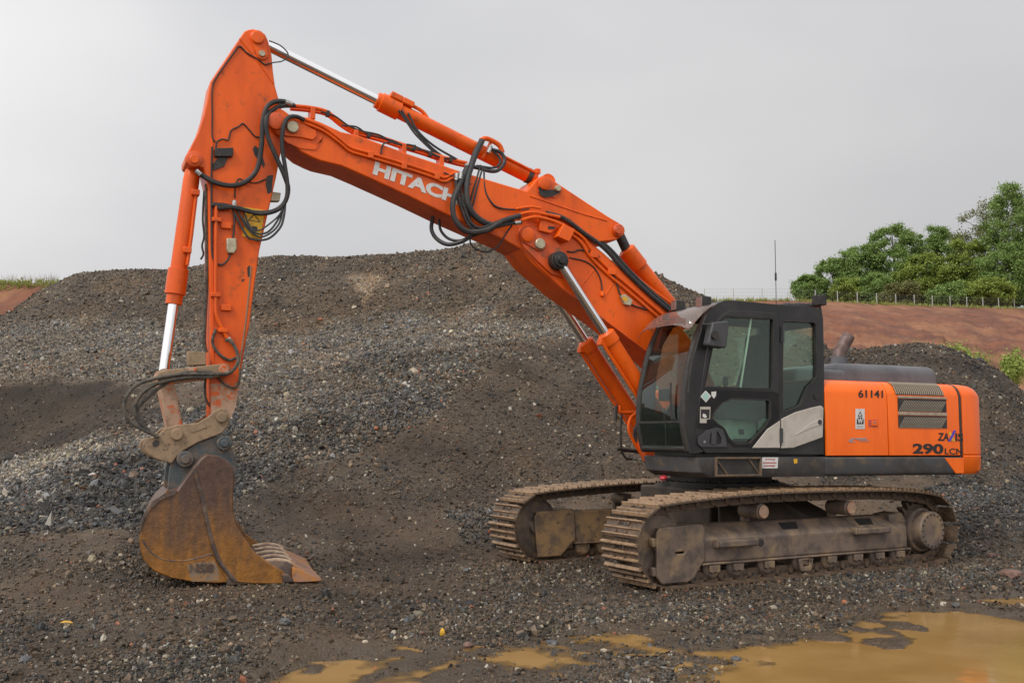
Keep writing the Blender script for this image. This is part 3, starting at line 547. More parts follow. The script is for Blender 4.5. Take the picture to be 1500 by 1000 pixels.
# ------------------------------------------------------------------ the excavator
exc = bpy.data.objects.new('excavator', None); col.objects.link(exc); exc.empty_display_size = .5
tag(exc, 'orange crawler excavator with dark grey cab and rusty bucket resting on gravel', 'excavator')
def P3(px, py, y): q = gS(px, py, y); return (q[0], y, q[2])
def lnk(name, me, parent, M=None):
    o = bpy.data.objects.new(name, me); col.objects.link(o); o.parent = parent
    if M is not None: o.matrix_local = M
    return o
# ---- undercarriage -------------------------------------------------
IX, SX, WZ, PR = 2.02, -2.08, .47, .355          # idler and sprocket centres, wheel height, pin-line radius
def track_path():
    pts = []
    pts += [(IX+(SX-IX)*t, WZ-PR) for t in np.linspace(0, 1, 60)]                              # along the ground to the rear
    pts += [(SX+PR*math.cos(math.radians(a)), WZ+PR*math.sin(math.radians(a))) for a in np.linspace(-90, -262, 50)]
    top = [(SX-.04, WZ+PR), (-1.4, .885), (-.73, .915), (0, .895), (.64, .915), (1.35, .87), (IX+.03, WZ+PR)]
    tx = np.array([p_[0] for p_ in top]); tz = np.array([p_[1] for p_ in top]); xs = np.linspace(SX-.04, IX+.03, 90)
    cf = np.polyfit(tx, tz, 5); pts += [(x, float(np.polyval(cf, x))) for x in xs]
    pts += [(IX+PR*math.cos(math.radians(a)), WZ+PR*math.sin(math.radians(a))) for a in np.linspace(84, -90, 50)]
    P = np.array(pts); d = np.r_[0, np.cumsum(np.hypot(*np.diff(P, axis=0).T))]; return P, d
TP, TD = track_path(); NSH = 51; PITCHL = TD[-1]/NSH
def tp(s): s = s % TD[-1]; return np.array([np.interp(s, TD, TP[:, 0]), np.interp(s, TD, TP[:, 1])])
# one shoe: plate with three grousers and bolt heads; local x along the chain, z outwards
sh = MB(); L2 = PITCHL*.478
sh.prism([(-L2, .052), (-L2, .070), (L2*.97, .070), (L2*.97, .052)], -.3, .3)
for gx, gh, gw in ((-L2+.014, .031, .012), (0.0, .020, .009), (L2-.026, .028, .011)):
    sh.prism([(gx-gw-.006, .069), (gx-gw*.5, .070+gh), (gx+gw*.5, .070+gh), (gx+gw+.006, .069)], -.298, .298, mi=2)
for yy in (-.085, .085):
    for xx in (-.05, .045): sh.box((xx, yy, .078), (.03, .03, .022))
for yy in (-.035, .04): sh.box((-.045, yy, .0705), (.028, .045, .004), mi=1)
SHOE = sh.mesh('track_shoe', ['track', 'dark', 'ridge'])
lk = MB(); hl = PITCHL*.5
for sy in (-1, 1):
    y0, y1 = sy*.072, sy*.112
    lp = [(-hl-.035, -.03), (-hl-.005, -.052), (hl*.4, -.052), (hl*.7, -.04), (hl+.03, -.03), (hl+.035, .02), (hl*.6, .052), (-hl*.8, .052), (-hl-.035, .02)]
    lk.prism(lp, min(y0, y1), max(y0, y1), mi=0)
    for xx in (-.04, .045): lk.cyl((xx, sy*.1125, .018), (xx, sy*.114, .018), .017, n=10, mi=1)
lk.cyl((-hl, -.125, 0), (-hl, .125, 0), .033, n=12)
LINK = lk.mesh('chain_link', ['track', 'dark'])
def build_track(cy, side):
    near_ = side > 0
    shoes = []
    for k in range(NSH):
        a, b_ = tp(k*PITCHL), tp((k+1)*PITCHL); mid = (a+b_)/2; d_ = b_-a; d_ /= np.linalg.norm(d_); nrm = np.array([d_[1], -d_[0]])
        # outward is away from the loop's inside
        if np.dot(nrm, mid-np.array([np.clip(mid[0], SX, IX), WZ+.03])) < 0: nrm = -nrm
        j = random.uniform(-.006, .006)
        M = Matrix(((d_[0], 0, nrm[0], mid[0]), (0, 1, 0, cy+j), (d_[1], 0, nrm[1], mid[1]), (0, 0, 0, 1)))
        if M.to_3x3().determinant() < 0:
            M = Matrix(((-d_[0], 0, nrm[0], mid[0]), (0, 1, 0, cy+j), (-d_[1], 0, nrm[1], mid[1]), (0, 0, 0, 1)))
        shoes.append(M)
    # frame
    s_ = 1 if near_ else -1                       # outer side
    fm_ = 'frame' if near_ else 'frame2'
    fr = MB()
    def yz(pts): return [(cy+s_*a, b_) for a, b_ in pts]
    body = [(.165, .27), (.165, .50), (.13, .545), (-.02, .645), (-.17, .645), (-.17, .25), (.13, .25)]
    fr.extr(yz(body), 'x', -1.72, 1.52)
    fr.extr(yz([(.18, .235), (.18, .262), (-.17, .258), (-.17, .232)]), 'x', -1.78, 1.50)          # bottom flange
    # motor bracket at the rear
    fr.prism([(-1.70, .25), (-1.70, .62), (-1.55, .665), (-1.95, .80), (-2.05, .74), (-1.90, .5), (-1.90, .27)], cy-.17, cy+.10) if False else None
    fo = fr.build('track_frame', fm_, exc, 'U', bevel=.012)
    for M in shoes: lnk('track_shoe', SHOE, fo, M); lnk('chain_link', LINK, fo, M)
    # idler guard: the box plate over the front idler
    ig = MB(); yo = cy+s_*.185; yi = cy-s_*.185
    plate = [(2.10, .60), (2.06, .645), (1.52, .665), (1.47, .63), (1.47, .30), (1.62, .12), (1.70, .085), (2.04, .085), (2.10, .16)]
    slot = [(1.86, .375), (1.86, .395), (1.74, .40), (1.74, .375)]
    ig.prism(plate, min(yo, yo-s_*.03), max(yo, yo-s_*.03), holes=[slot])
    ig.prism([(2.08, .58), (2.05, .63), (1.50, .65), (1.48, .30), (1.70, .10), (2.03, .10)], min(yi, yi+s_*.03), max(yi, yi+s_*.03))
    ig.prism([(2.045, .645), (1.52, .665), (1.52, .63), (2.045, .62)], min(yi, yo-s_*.032), max(yi, yo-s_*.032))
    ig.box((1.60, cy, .36), (.2, .30, .36))
    for zz in (.21, .50): ig.box((2.12, yo-s_*.045, zz), (.05, .06, .09))
    ig.build('idler_guard', fm_, fo, bevel=.01)
    idl = MB(); idl.lathe((IX, cy-.09, WZ), (0, 1, 0), [(0, .30), (.025, .335), (.05, .335), (.055, .36), (.125, .36), (.13, .335), (.155, .335), (.18, .30)], 40)
    idl.cyl((IX, cy-.145, WZ), (IX, cy+.145, WZ), .09); idl.build('idler_wheel', 'frame', fo)
    # sprocket with teeth, and the final drive
    sp = MB(); prof_ = []
    for k in range(21):
        a0 = 2*math.pi*k/21
        for da, rr in ((0, .29), (.28, .30), (.38, .375), (.62, .375), (.72, .30)): prof_.append((SX+rr*math.cos(a0+da*2*math.pi/21), WZ+rr*math.sin(a0+da*2*math.pi/21)))
    sp.prism(prof_, cy-.04, cy+.04); sp.build('sprocket', 'track', fo)
    fd = MB(); fd.lathe((SX, cy-s_*.12, WZ-.01), (0, s_, 0), [(0, .20), (.05, .27), (.20, .275), (.23, .262), (.235, .232), (.36, .228), (.375, .215)], 36)
    for k in range(18):
        a0 = 2*math.pi*k/18; fd.cyl((SX+.19*math.cos(a0), cy+s_*.25, WZ-.01+.19*math.sin(a0)), (SX+.19*math.cos(a0), cy+s_*.264, WZ-.01+.19*math.sin(a0)), .013, n=8, mi=1)
    fd.build('final_drive', ['frame', 'dark'], fo, bevel=.004)
    mb_ = MB(); mb_.prism([(-1.60, .25), (-1.72, .25), (-1.80, .30), (-1.80, .58), (-1.72, .68), (-1.50, .655), (-1.50, .60)], cy-.165, cy+s_*.10 if s_ > 0 else cy+.165)
    mb_.build('motor_bracket', fm_, fo, bevel=.015)
    for cx in (.64, -.73):
        cr = MB(); cr.lathe((cx, cy-.13, .765), (0, 1, 0), [(0, .07), (.01, .085), (.25, .085), (.30, .085), (.31, .07)] if near_ else [(0, .07), (.26, .07)], 20)
        if near_: cr.lathe((cx, cy+.18, .765), (0, 1, 0), [(0, .06), (.02, .072), (.028, .062)], 20, mi=1)
        cr.box((cx, cy-.10, .69), (.10, .05, .12)); cr.build('carrier_roller', ['frame', 'paint_muddy'], fo)
    for cx in (1.33, 1.0, .55, .03, -.42, -.85, -1.22, -1.58):
        rl = MB(); rl.lathe((cx, cy-.15, .195), (0, 1, 0), [(0, .085), (.03, .115), (.07, .115), (.075, .095), (.225, .095), (.23, .115), (.27, .115), (.30, .085)], 22)
        rl.prism([(cx-.065, .165), (cx-.07, .232), (cx+.07, .232), (cx+.065, .165), (cx+.03, .15), (cx+.02, .165), (cx-.02, .165), (cx-.03, .15)], *sorted((cy+s_*.15, cy+s_*.19))); rl.build('track_roller', 'frame' if near_ else 'frame2', fo, bevel=.006)
    gd = MB(); gd.prism([(.14, .23), (-.08, .23), (-.06, .15), (-.045, .10), (.105, .10), (.12, .15)], *sorted((cy+s_*.19, cy+s_*.215)), holes=[[(.085, .235-.012), (-.025, .235-.012), (-.02, .15), (.08, .15)]])
    gd.build('track_guard', fm_, fo, bevel=.006)
    if near_:
        for x0, x1, z_ in ((1.32, .78, .455), (-.78, -1.32, .50)):
            st = MB(); st.box(((x0+x1)/2, cy+.215, z_), (abs(x1-x0), .10, .07))
            for xe in (x0, x1): st.box((xe, cy+.19, z_), (.035, .09, .085))
            st.build('step', fm_, fo, bevel=.012)
        oh = MB(); oh.prism(arc(.66, .435, .042, 0, 360, 16)[:-1], cy+.166, cy+.169); oh.build('grease_port', 'dark', fo)
        for x0 in (.28, -.95):
            dk = MB(); dk.add([(x0, cy+.118, .5555), (x0-.24, cy+.118, .5555), (x0-.30, cy+.02, .6215), (x0-.02, cy+.02, .6215)], [(0, 1, 2, 3)]); dk.build('mud_hole', 'dark', fo)
build_track(1.195, 1); build_track(-1.195, -1)
cb = MB(); cb.extr([(-.95, .48), (-.55, .95), (.55, .95), (.95, .48), (.95, .60), (.62, .99), (-.62, .99), (-.95, .60)], 'x', -.55, .55)
cb.box((0, 0, .76), (1.5, 1.3, .42))
for sx in (-1, 1):
    for sy in (-1, 1): cb.add([(sx*.55, sy*.55, .55), (sx*.55, sy*.55, .95), (sx*.95, sy*1.03, .42), (sx*.95, sy*1.03, .62), (sx*.15, sy*.60, .55), (sx*.15, sy*.60, .95), (sx*.45, sy*1.03, .42), (sx*.45, sy*1.03, .62)], [(0, 1, 3, 2), (4, 6, 7, 5), (1, 5, 7, 3), (0, 2, 6, 4), (2, 3, 7, 6), (0, 4, 5, 1)])
cb.build('car_body', 'inner', exc, 'U', bevel=.02)
sw = MB(); sw.lathe((0, 0, .97), (0, 0, 1), [(0, .72), (.06, .72), (.065, .62), (.14, .62), (.145, .68), (.19, .68)], 48)
for k in range(30): a0 = 2*math.pi*k/30; sw.cyl((.68*math.cos(a0), .68*math.sin(a0), 1.02), (.68*math.cos(a0), .68*math.sin(a0), 1.05), .018, n=8)
sw.build('slewing_ring', 'dark', exc, 'U')

# ---- revolving frame and body ------------------------------------
XA, XB, XC = -.40, 1.33, -2.55                    # cab back, cab front, start of the counterweight
YS = 1.42                                         # near side of the upper structure
ZB, ZD, ZH = 1.135, 1.355, 2.235                  # skirt bottom, deck, hood top
fr = MB(); fr.box((-1.075, 0, 1.22), (2.85, 1.9, .15)); fr.box((.35, 0, 1.30), (.9, .70, .28)); fr.box((.15, 0, 1.5), (.9, .62, .5))
for sy in (-1, 1): fr.prism([(.86, 1.2), (.92, 1.30), (.90, 1.45), (.80, 1.58), (.40, 2.15), (.25, 2.2), (0, 2.05), (-.5, 1.4), (-.5, 1.2)], sy*.33-.02, sy*.33+.02)
rf = fr.build('revolving_frame', 'skirt', exc, 'S', bevel=.01)
def skirt_section(y, b0=ZB, t0=ZD): return [(y, b0+.05), (y, t0-.012), (y-.02, t0), (y-.26, t0), (y-.26, b0+.02), (y-.05, b0), (y-.015, b0+.015)]
sk = MB(); sk.extr(skirt_section(YS), 'x', XC, XA-.01); sk.build('side_skirt', 'skirt', rf, bevel=.012)
sk = MB(); sk.extr(skirt_section(-YS+.26), 'x', XC, .1); sk.build('side_skirt', 'skirt', rf, bevel=.012)
# deck under the cab: front corner rounded, underside swept up
def plan(y0, y1, x0, x1, r=.16, n=6):
    pts = [(x0, y0), (x0, y1)]+[(x1-r+r*math.sin(a), y1-r+r*math.cos(a)) for a in np.linspace(0, math.pi/2, n)]+[(x1-r*.5+r*.5*math.cos(a), y0+r*.5-r*.5*math.sin(a)) for a in np.linspace(0, math.pi/2, n)]
    return pts
pl0, pl1, pl2 = plan(.40, YS-.035, XA-.008, XB-.08), plan(.38, YS, XA-.008, XB+.02), plan(.38, YS, XA-.008, XB+.05)
dk = MB(); n_p = len(pl0); lay = [[(a, b_, ZB) for a, b_ in pl0], [(a, b_, ZB+.06) for a, b_ in pl1], [(a, b_, ZD-.012) for a, b_ in pl2], [(a, b_, ZD) for a, b_ in plan(.39, YS-.02, XA-.008, XB+.04)]]
dk.add([q for ly in lay for q in ly], [tuple(range(n_p-1, -1, -1)), tuple(range(3*n_p, 4*n_p))]+[(j*n_p+i, j*n_p+(i+1) % n_p, (j+1)*n_p+(i+1) % n_p, (j+1)*n_p+i) for j in range(3) for i in range(n_p)])
dk.build('cab_deck', 'skirt', rf, ang=40)
# step pocket under the door
x0, x1 = gS(1047, 680, YS)[0], gS(1112, 680, YS)[0]
stp = MB(); stp.box(((x0+x1)/2, YS+.004, 1.245), (x0-x1, .006, .17), mi=1)  # flat dark plate paints the shade inside the pocket
stp.box(((x0+x1)/2, YS+.02, 1.345), (x0-x1, .035, .022)); stp.box(((x0+x1)/2, YS+.02, 1.16), (x0-x1, .035, .018))
for xe in (x0, x1): stp.box((xe, YS+.02, 1.25), (.018, .035, .20))
stp.box((x0-.08, YS+.012, 1.25), (.016, .02, .22), R=Matrix.Rotation(math.radians(40), 3, 'Y')); stp.box((x1+.08, YS+.012, 1.25), (.016, .02, .22), R=Matrix.Rotation(math.radians(40), 3, 'Y'))
stp.build('boarding_step', ['stepbrown', 'dark'], rf, bevel=.004)
# red plug under the front of the deck
cp = MB(); q = P3(972, 700, .75); cp.lathe((q[0], .75, 1.10), (.3, .2, 1), [(0, .04), (.02, .045), (.035, .03)], 16); cp.build('drain_cap', 'red', rf)

# engine bay: side doors with a rolled upper edge
def hood_section(y, zb): return [(y, zb), (y, ZH-.155), (y-.012, ZH-.115), (y-.045, ZH-.055), (y-.09, ZH-.018), (y-.15, ZH), (-y+.15, ZH), (-y+.05, ZH-.06), (-y, ZH-.16), (-y, zb)]
hd = MB(); hd.extr(hood_section(YS-.03, ZD+.01), 'x', XC+.01, XA-.02); hood = hd.build('engine_housing', 'dark', exc, 'S')
def door_panel(xa, xb, name, holes=None):
    sec = hood_section(YS, ZD+.012)[:6]; inn = [(a-.028, b_-.004 if i else b_) for i, (a, b_) in enumerate(sec)]
    d_ = MB(); d_.extr(sec+inn[::-1], 'x', xb, xa); return d_.build(name, 'hood', exc, 'S', bevel=.006)
XG = gS(1300.5, 610, YS)[0]
d1 = door_panel(XA-.025, XG+.006, 'side_door'); d2 = door_panel(XG-.006, XC+.038, 'engine_door')
tpn = MB(); tpn.extr([(YS-.152, ZH-.001), (YS-.152, ZH+.004), (-YS+.152, ZH+.004), (-YS+.152, ZH-.001)], 'x', XC+.015, XA-.02); tpn.build('top_panel', 'hood', hood)
# air grille on the engine door
gx0, gx1 = gS(1315, 600, YS)[0], gS(1386, 600, YS)[0]; zt0 = gS(1350, 588, YS)[2]; zr0, zr1 = gS(1350, 584.5, YS)[2], gS(1350, 603, YS)[2]; zs0, zs1 = gS(1350, 609, YS)[2], gS(1350, 626.5, YS)[2]
gb = MB()
for a, b_ in ((zr0, zr1), (zs0, zs1)): gb.box(((gx0+gx1)/2, YS+.0035, (a+b_)/2), (gx0-gx1, .005, a-b_))
def onhood(t):                                     # a point on the rolled edge, t from 0 (vertical face) to 1 (top)
    s_ = hood_section(YS, 0)[1:6]; k = min(int(t*4), 3); f_ = t*4-k; return (s_[k][0]*(1-f_)+s_[k+1][0]*f_, s_[k][1]*(1-f_)+s_[k+1][1]*f_)
for k in range(8):
    a, b_ = onhood(k/8*.9), onhood((k+1)/8*.9)
    gb.add([(gx0+.03, a[0]+.004, a[1]+.003), (gx1+.03, a[0]+.004, a[1]+.003), (gx1+.03, b_[0]+.004, b_[1]+.003), (gx0+.03, b_[0]+.004, b_[1]+.003)], [(0, 1, 2, 3)])
grl = gb.build('air_grille', 'dark', d2)
MT['slat'] = surf('dusty_grille_bar', (.36, .30, .23), (.25, .21, .155), 14, .4, .65, rough=.6)
bar = MB()
for zz, hh in ((zr0+.018, .026), ((zr1+zs0)/2, .036)): bar.box(((gx0+gx1)/2, YS+.008, zz), (gx0-gx1, .01, hh))
bar.build('grille_bar', 'slat', d2, bevel=.003)
vs_ = MB(); w__ = .0075
for k in range(8):
    a, b_ = onhood(k/8*.9), onhood((k+1)/8*.9); vs_.add([(-w__/2, a[0]+.006, a[1]+.005), (w__/2, a[0]+.006, a[1]+.005), (w__/2, b_[0]+.006, b_[1]+.005), (-w__/2, b_[0]+.006, b_[1]+.005), (-w__/2, a[0]+.016, a[1]+.013), (w__/2, a[0]+.016, a[1]+.013), (w__/2, b_[0]+.016, b_[1]+.013), (-w__/2, b_[0]+.016, b_[1]+.013)], [(4, 5, 6, 7), (0, 4, 7, 3), (1, 2, 6, 5)])
VS = vs_.mesh('grille_slat', 'slat')
for k in range(24): lnk('grille_slat', VS, grl, Matrix.Translation((gx0+.02-(gx0-gx1)*(k+.5)/24+.02, 0, 0)))
dsl = MB(); hz_ = (zr0-zr1)*.86; dsl.box((0, 0, 0), (.0045, .005, hz_*1.25), R=Matrix.Rotation(math.radians(-38), 3, 'Y')); DS = dsl.mesh('grille_wire', 'slat')
for zz in ((zr0+zr1)/2, (zs0+zs1)/2):
    for k in range(26): lnk('grille_wire', DS, grl, Matrix.Translation((gx0-.06-(gx0-gx1-.12)*k/25, YS+.0075, zz-.01)))
# counterweight: curved in plan, rounded top edge
def cw_plan(off=0, n=16):
    R_ = 3.27-off; pts = [(XC-.012, YS-off)]; xe = -math.sqrt(max(R_**2-(YS-off-.20)**2, 0))
    pts += [(xe+.02+.30*(1-math.sin(a)), (YS-off)-.20*(1-math.cos(a))) for a in np.linspace(0, math.pi/2, 7)]
    pts += [(-R_*math.cos(a), R_*math.sin(a)) for a in np.linspace(math.asin((YS-off-.20)/R_), -math.asin((YS-off-.20)/R_), n)][1:-1]
    return pts+[(a, -b_) for a, b_ in pts[:8][::-1]]
cw = MB(); lay = []
for z_, o_ in ((ZB+.005, .05), (ZB+.05, .012), (ZD, 0.0), (ZD+.015, .012), (ZD+.03, .0), (ZH-.15, 0), (ZH-.10, .018), (ZH-.045, .055), (ZH-.01, .11), (ZH+.003, .17)): lay.append([(a, b_, z_) for a, b_ in cw_plan(o_)])
n_p = len(lay[0]); cw.add([q for ly in lay for q in ly], [tuple(range(n_p-1, -1, -1)), tuple(range((len(lay)-1)*n_p, len(lay)*n_p))]+[(j*n_p+i, j*n_p+(i+1) % n_p, (j+1)*n_p+(i+1) % n_p, (j+1)*n_p+i) for j in range(len(lay)-1) for i in range(n_p)])
cw.build('counterweight', 'hood', exc, 'S', ang=38)
pg_ = MB(); s6 = hood_section(YS+.0005, ZD+.012)[:6]; pg_.extr(s6+[(a-.03, b_-.004) for a, b_ in s6[::-1]], 'x', XC+.004, XC+.036); pg_.build('panel_gap', 'dark', hood)
# orange corner panel of the skirt, with its slanted front edge
cpn = MB(); cpn.prism(xz([(1384, 670.5), (1412, 670.5), (1412, 693), (1400, 693)], YS+.004), YS-.01, YS+.006); cpn.build('corner_panel', 'hood', rf, bevel=.004)
# grey cover over the engine and the exhaust behind the cab
cv = MB()
def rbox(x0, x1, y0, y1, z0, z1, r, mb):
    lay = []
    for z_, o_ in ((z0, 0), (z1-r, 0), (z1-r*.6, r*.10), (z1-r*.25, r*.35), (z1-r*.05, r*.75), (z1, r*1.15)):
        c_ = []
        for (cx, cy_, a0) in ((x1-r, y1-r, 0), (x0+r, y1-r, 90), (x0+r, y0+r, 180), (x1-r, y0+r, 270)):
            for a in np.linspace(a0, a0+90, 6): c_.append((cx+(r-o_)*math.cos(math.radians(a)), cy_+(r-o_)*math.sin(math.radians(a)), z_))
        lay.append(c_)
    n = len(lay[0]); mb.add([q for ly in lay for q in ly], [tuple(range(n-1, -1, -1)), tuple(range(5*n, 6*n))]+[(j*n+i, j*n+(i+1) % n, (j+1)*n+(i+1) % n, (j+1)*n+i) for j in range(5) for i in range(n)])
yc = .85; xl, xr = gS(1228, 545, yc)[0], gS(1377, 550, yc)[0]; zt = gS(1300, 533, yc)[2]
rbox(xr, xl, -.5, yc, ZH, zt, .13, cv); rbox(xl-.1, XA-.04, .0, yc+.05, ZH, gS(1215, 541, yc)[2], .06, cv)
cv.build('engine_cover', 'cover', exc, 'S', ang=50)
ye = -.1; pa, pb, pc, pd = P3(1226, 545, ye), P3(1229, 520, ye), P3(1236, 505, ye), P3(1243, 492, ye)
ex = MB(); ex.tube([pa, pb, pc, pd], .085, n=18, sub=6); ex.build('exhaust_pipe', 'exhaust', exc, 'S')
exb = MB(); exb.cyl((pa[0], ye, ZH-.05), (pb[0], ye, pb[2]-.03), .105, n=20); exb.build('exhaust_stub', 'cover', exc, 'S')

# far side boxes in front of the engine: fuel tank and tool box beyond the boom
ft = MB(); ft.box((-.35, -.98, 1.78), (.9, .82, .86)); ft.box((-.05, -1.0, 1.50), (.5, .78, .32)); ft.build('fuel_tank', 'paint', exc, 'S', bevel=.04)
# ---- cab -----------------------------------------------------------
def Zc(pts): return [(930+a*.3, 420+b_*.3) for a, b_ in pts]
YC, YF = YS-.01, .45                                # near and far side of the cab
outer = xz(Zc([(268, 812), (246, 700), (244, 600), (253, 480), (290, 300), (330, 195), (372, 112), (400, 82), (440, 66), (490, 66), (720, 88), (900, 104), (915, 122), (921, 160), (926, 440), (924, 818)]), YC)
doorL = Zc([(330, 795), (302, 760), (300, 690), (312, 560), (345, 330), (385, 185), (425, 132), (470, 112), (700, 128), (706, 140), (706, 812), (345, 812)])
w_up = xz(Zc([(338, 492), (352, 420), (374, 310), (400, 205), (425, 160), (455, 143), (680, 154), (674, 503)]), YC)
w_lo = xz(Zc([(370, 640), (385, 605), (420, 565), (470, 541), (655, 549), (662, 560), (662, 640), (640, 680), (560, 766), (490, 768), (458, 742), (432, 690), (400, 668)]), YC)
w_re = xz(Zc([(722, 158), (878, 163), (886, 175), (891, 440), (880, 462), (848, 492), (812, 580), (795, 592), (718, 618)]), YC)
dopen = xz(doorL, YC)
cb_ = MB(); cb_.prism(outer, YC-.07, YC-.004, holes=[dopen, w_re])
far_win = [(x*.94+.03, z*.90+.26) for x, z in xz(Zc([(300, 640), (312, 430), (345, 250), (400, 150), (470, 120), (870, 150), (880, 440), (860, 640)]), YC)]
cb_.prism(outer, YF, YF+.06, holes=[far_win])
# roof, back wall, sill, front beams
zx = dict()
ro = [q for q in outer]; roof_u = xz(Zc([(372, 112), (400, 82), (440, 66), (490, 66), (720, 88), (900, 104), (915, 122), (917, 140), (720, 118), (490, 98), (440, 98), (405, 115)]), YC)
cb_.prism(roof_u, YF+.05, YC-.06)
xb_ = outer[-1][0]; cb_.box((xb_+.03, (YC+YF)/2, 1.62), (.05, YC-YF-.14, .50)); cb_.box((xb_+.02, (YC+YF)/2, 2.93), (.05, YC-YF-.14, .18))
cb_.box(((XA+XB)/2, (YC+YF)/2, ZD+.03), (XB-XA-.08, YC-YF-.14, .05))
cabo = cb_.build('cab', 'cabgrey', exc, 'S', bevel=.010)
# rounded front: profile of the front edge, glass between the two front pillars
frp = xz(Zc([(270, 800), (247, 700), (245, 600), (254, 480), (291, 300), (331, 195), (368, 118)]), YC)
frp = [(x-.0, z) for x, z in frp]
def front_at(z): zs = [p_[1] for p_ in frp]; return float(np.interp(z, zs, [p_[0] for p_ in frp]))
fb = MB()
for yy in (YF+.035, YC-.04): fb.tube([(x-.005, yy, z) for x, z in frp], .038, n=10, sub=4)
for z_, r_ in ((frp[0][1]+.02, .035), (frp[-1][1]-.01, .035)): fb.cyl((front_at(z_), YF+.035, z_), (front_at(z_), YC-.04, z_), r_, n=10)
fb.build('windscreen_frame', 'dark', cabo)
zsplit = gS(960, 619, YF)[2]
def sheet(z0, z1, name, n=10):
    zz = np.linspace(z0, z1, n); g_2 = MB(); vs2 = []
    for z_ in zz:
        for y_ in np.linspace(YF+.04, YC-.05, 5): vs2.append((front_at(z_)+.004+.03*(1-((y_-(YF+YC)/2)/((YC-YF)/2))**2), y_, z_))
    g_2.add(vs2, [(i*5+j, i*5+j+1, i*5+j+6, i*5+j+5) for i in range(n-1) for j in range(4)]); return g_2.build(name, 'glass', cabo)
sheet(frp[0][1]+.03, zsplit-.012, 'lower_windscreen', 5); sheet(zsplit+.012, frp[-1][1]-.02, 'upper_windscreen', 12)
mbar = MB(); mbar.box((front_at(zsplit)+.012, (YF+YC)/2, zsplit), (.03, YC-YF-.10, .022)); mbar.build('windscreen_bar', 'dark', cabo)
wp = MB(); wp.tube([(front_at(2.05)+.05, YC-.22, 2.15), (front_at(1.9)+.055, YC-.20, 1.95), (front_at(1.75)+.05, YC-.17, 1.75)], .011, n=6); wp.build('wiper', 'dark', cabo)
# door
dr = MB(); dr.prism(xz(doorL, YC), YC-.055, YC+.006, holes=[w_up, w_lo]); door = dr.build('door', 'cabgrey', exc, 'S', bevel=.008)
lowp = xz(Zc([(338, 500), (674, 511), (700, 520), (700, 640), (640, 690), (566, 782), (480, 782), (445, 750), (415, 700), (300, 690), (312, 575)]), YC)
bp_ = MB(); bp_.prism(lowp, YC+.0065, YC+.010, holes=[w_lo]); bp_.build('door_inner_panel', 'cabblack', door)
def inset(lp, k):
    cx = sum(p_[0] for p_ in lp)/len(lp); cz = sum(p_[1] for p_ in lp)/len(lp); return [(cx+(a-cx)*k, cz+(b_-cz)*k) for a, b_ in lp]
rubr = MB(); rubr.prism(inset(w_up, 1.0), YC-.02, YC+.009, holes=[inset(w_up, .965)]); rubr.prism(inset(w_lo, 1.0), YC-.02, YC+.0115, holes=[inset(w_lo, .95)]); rubr.build('window_seal', 'dark', door)
for lp, nm in ((w_up, 'upper_door_window'), (w_lo, 'lower_door_window')):
    g_2 = MB(); g_2.prism(inset(lp, .99), YC-.024, YC-.018); g_2.build(nm, 'glass', door)
mul = MB(); a, b_ = gS(1103, 465, YC), gS(1087, 568, YC); mul.tube([(a[0], YC-.03, a[2]), (b_[0], YC-.03, b_[2])], .012, n=6, smooth=False); mul.build('sliding_window_edge', 'palebox', door)
rw = MB(); rw.prism(inset(w_re, .99), YC-.045, YC-.038); rw.build('rear_side_window', 'glass', cabo)
rs = MB(); rs.prism(inset(w_re, 1.0), YC-.05, YC-.001, holes=[inset(w_re, .955)]); rs.build('rear_window_seal', 'dark', cabo)
fg = MB(); fg.prism(inset(far_win, .99), YF+.025, YF+.031); fg.build('far_side_window', 'glass', cabo)
bw = MB(); bw.add([(xb_+.03, YF+.08, 1.86), (xb_+.03, YC-.08, 1.86), (xb_+.03, YC-.08, 2.84), (xb_+.03, YF+.08, 2.84)], [(0, 1, 2, 3)]); bw.build('back_window', 'glass', cabo)
# pale panels, handle, hinge, stickers
pn = MB(); pn.prism(xz(Zc([(568, 786), (640, 695), (704, 652), (704, 786)]), YC), YC+.0105, YC+.022); pn.build('pale_door_panel', 'beige', door, bevel=.006)
pn = MB(); pn.prism(xz(Zc([(712, 788), (768, 786), (912, 734), (916, 590), (905, 580), (865, 588), (780, 612), (712, 645)]), YC), YC-.003, YC+.02); pn.build('pale_side_panel', 'beige', cabo, bevel=.006)
pn = MB(); pn.prism(xz(Zc([(775, 725), (850, 665), (905, 640), (905, 672), (850, 690)]), YC), YC+.0195, YC+.026); pn.build('panel_recess', 'beige', cabo, bevel=.003)
lk_ = MB(); q = P3(930+895*.3, 420+660*.3, YC); lk_.cyl((q[0], YC+.0195, q[2]), (q[0], YC+.03, q[2]), .028, n=16); lk_.build('panel_lock', 'plastic', cabo)
q = P3(930+886*.3, 420+535*.3, YC); lk_ = MB(); lk_.cyl((q[0], YC-.005, q[2]), (q[0], YC+.008, q[2]), .035, n=16); lk_.build('fuel_lock', 'dark', cabo)
hd_ = MB(); hp = xz(Zc([(305, 770), (305, 735), (345, 700), (395, 686), (425, 695), (440, 740), (445, 782), (320, 782)]), YC); hd_.prism(hp, YC+.0105, YC+.020, holes=[xz(Zc([(360, 765), (365, 715), (400, 705), (418, 740), (415, 768)]), YC)])
hd_.prism(xz(Zc([(366, 768), (370, 706), (392, 704), (390, 770)]), YC), YC+.011, YC+.03); hd_.build('door_handle', 'plastic', door, bevel=.003)
q = P3(930+334*.3, 420+756*.3, YC); kl = MB(); kl.cyl((q[0], YC+.019, q[2]), (q[0], YC+.026, q[2]), .014, n=12); kl.build('key_lock', 'fitting', door)
for zy in (205, 235): pass
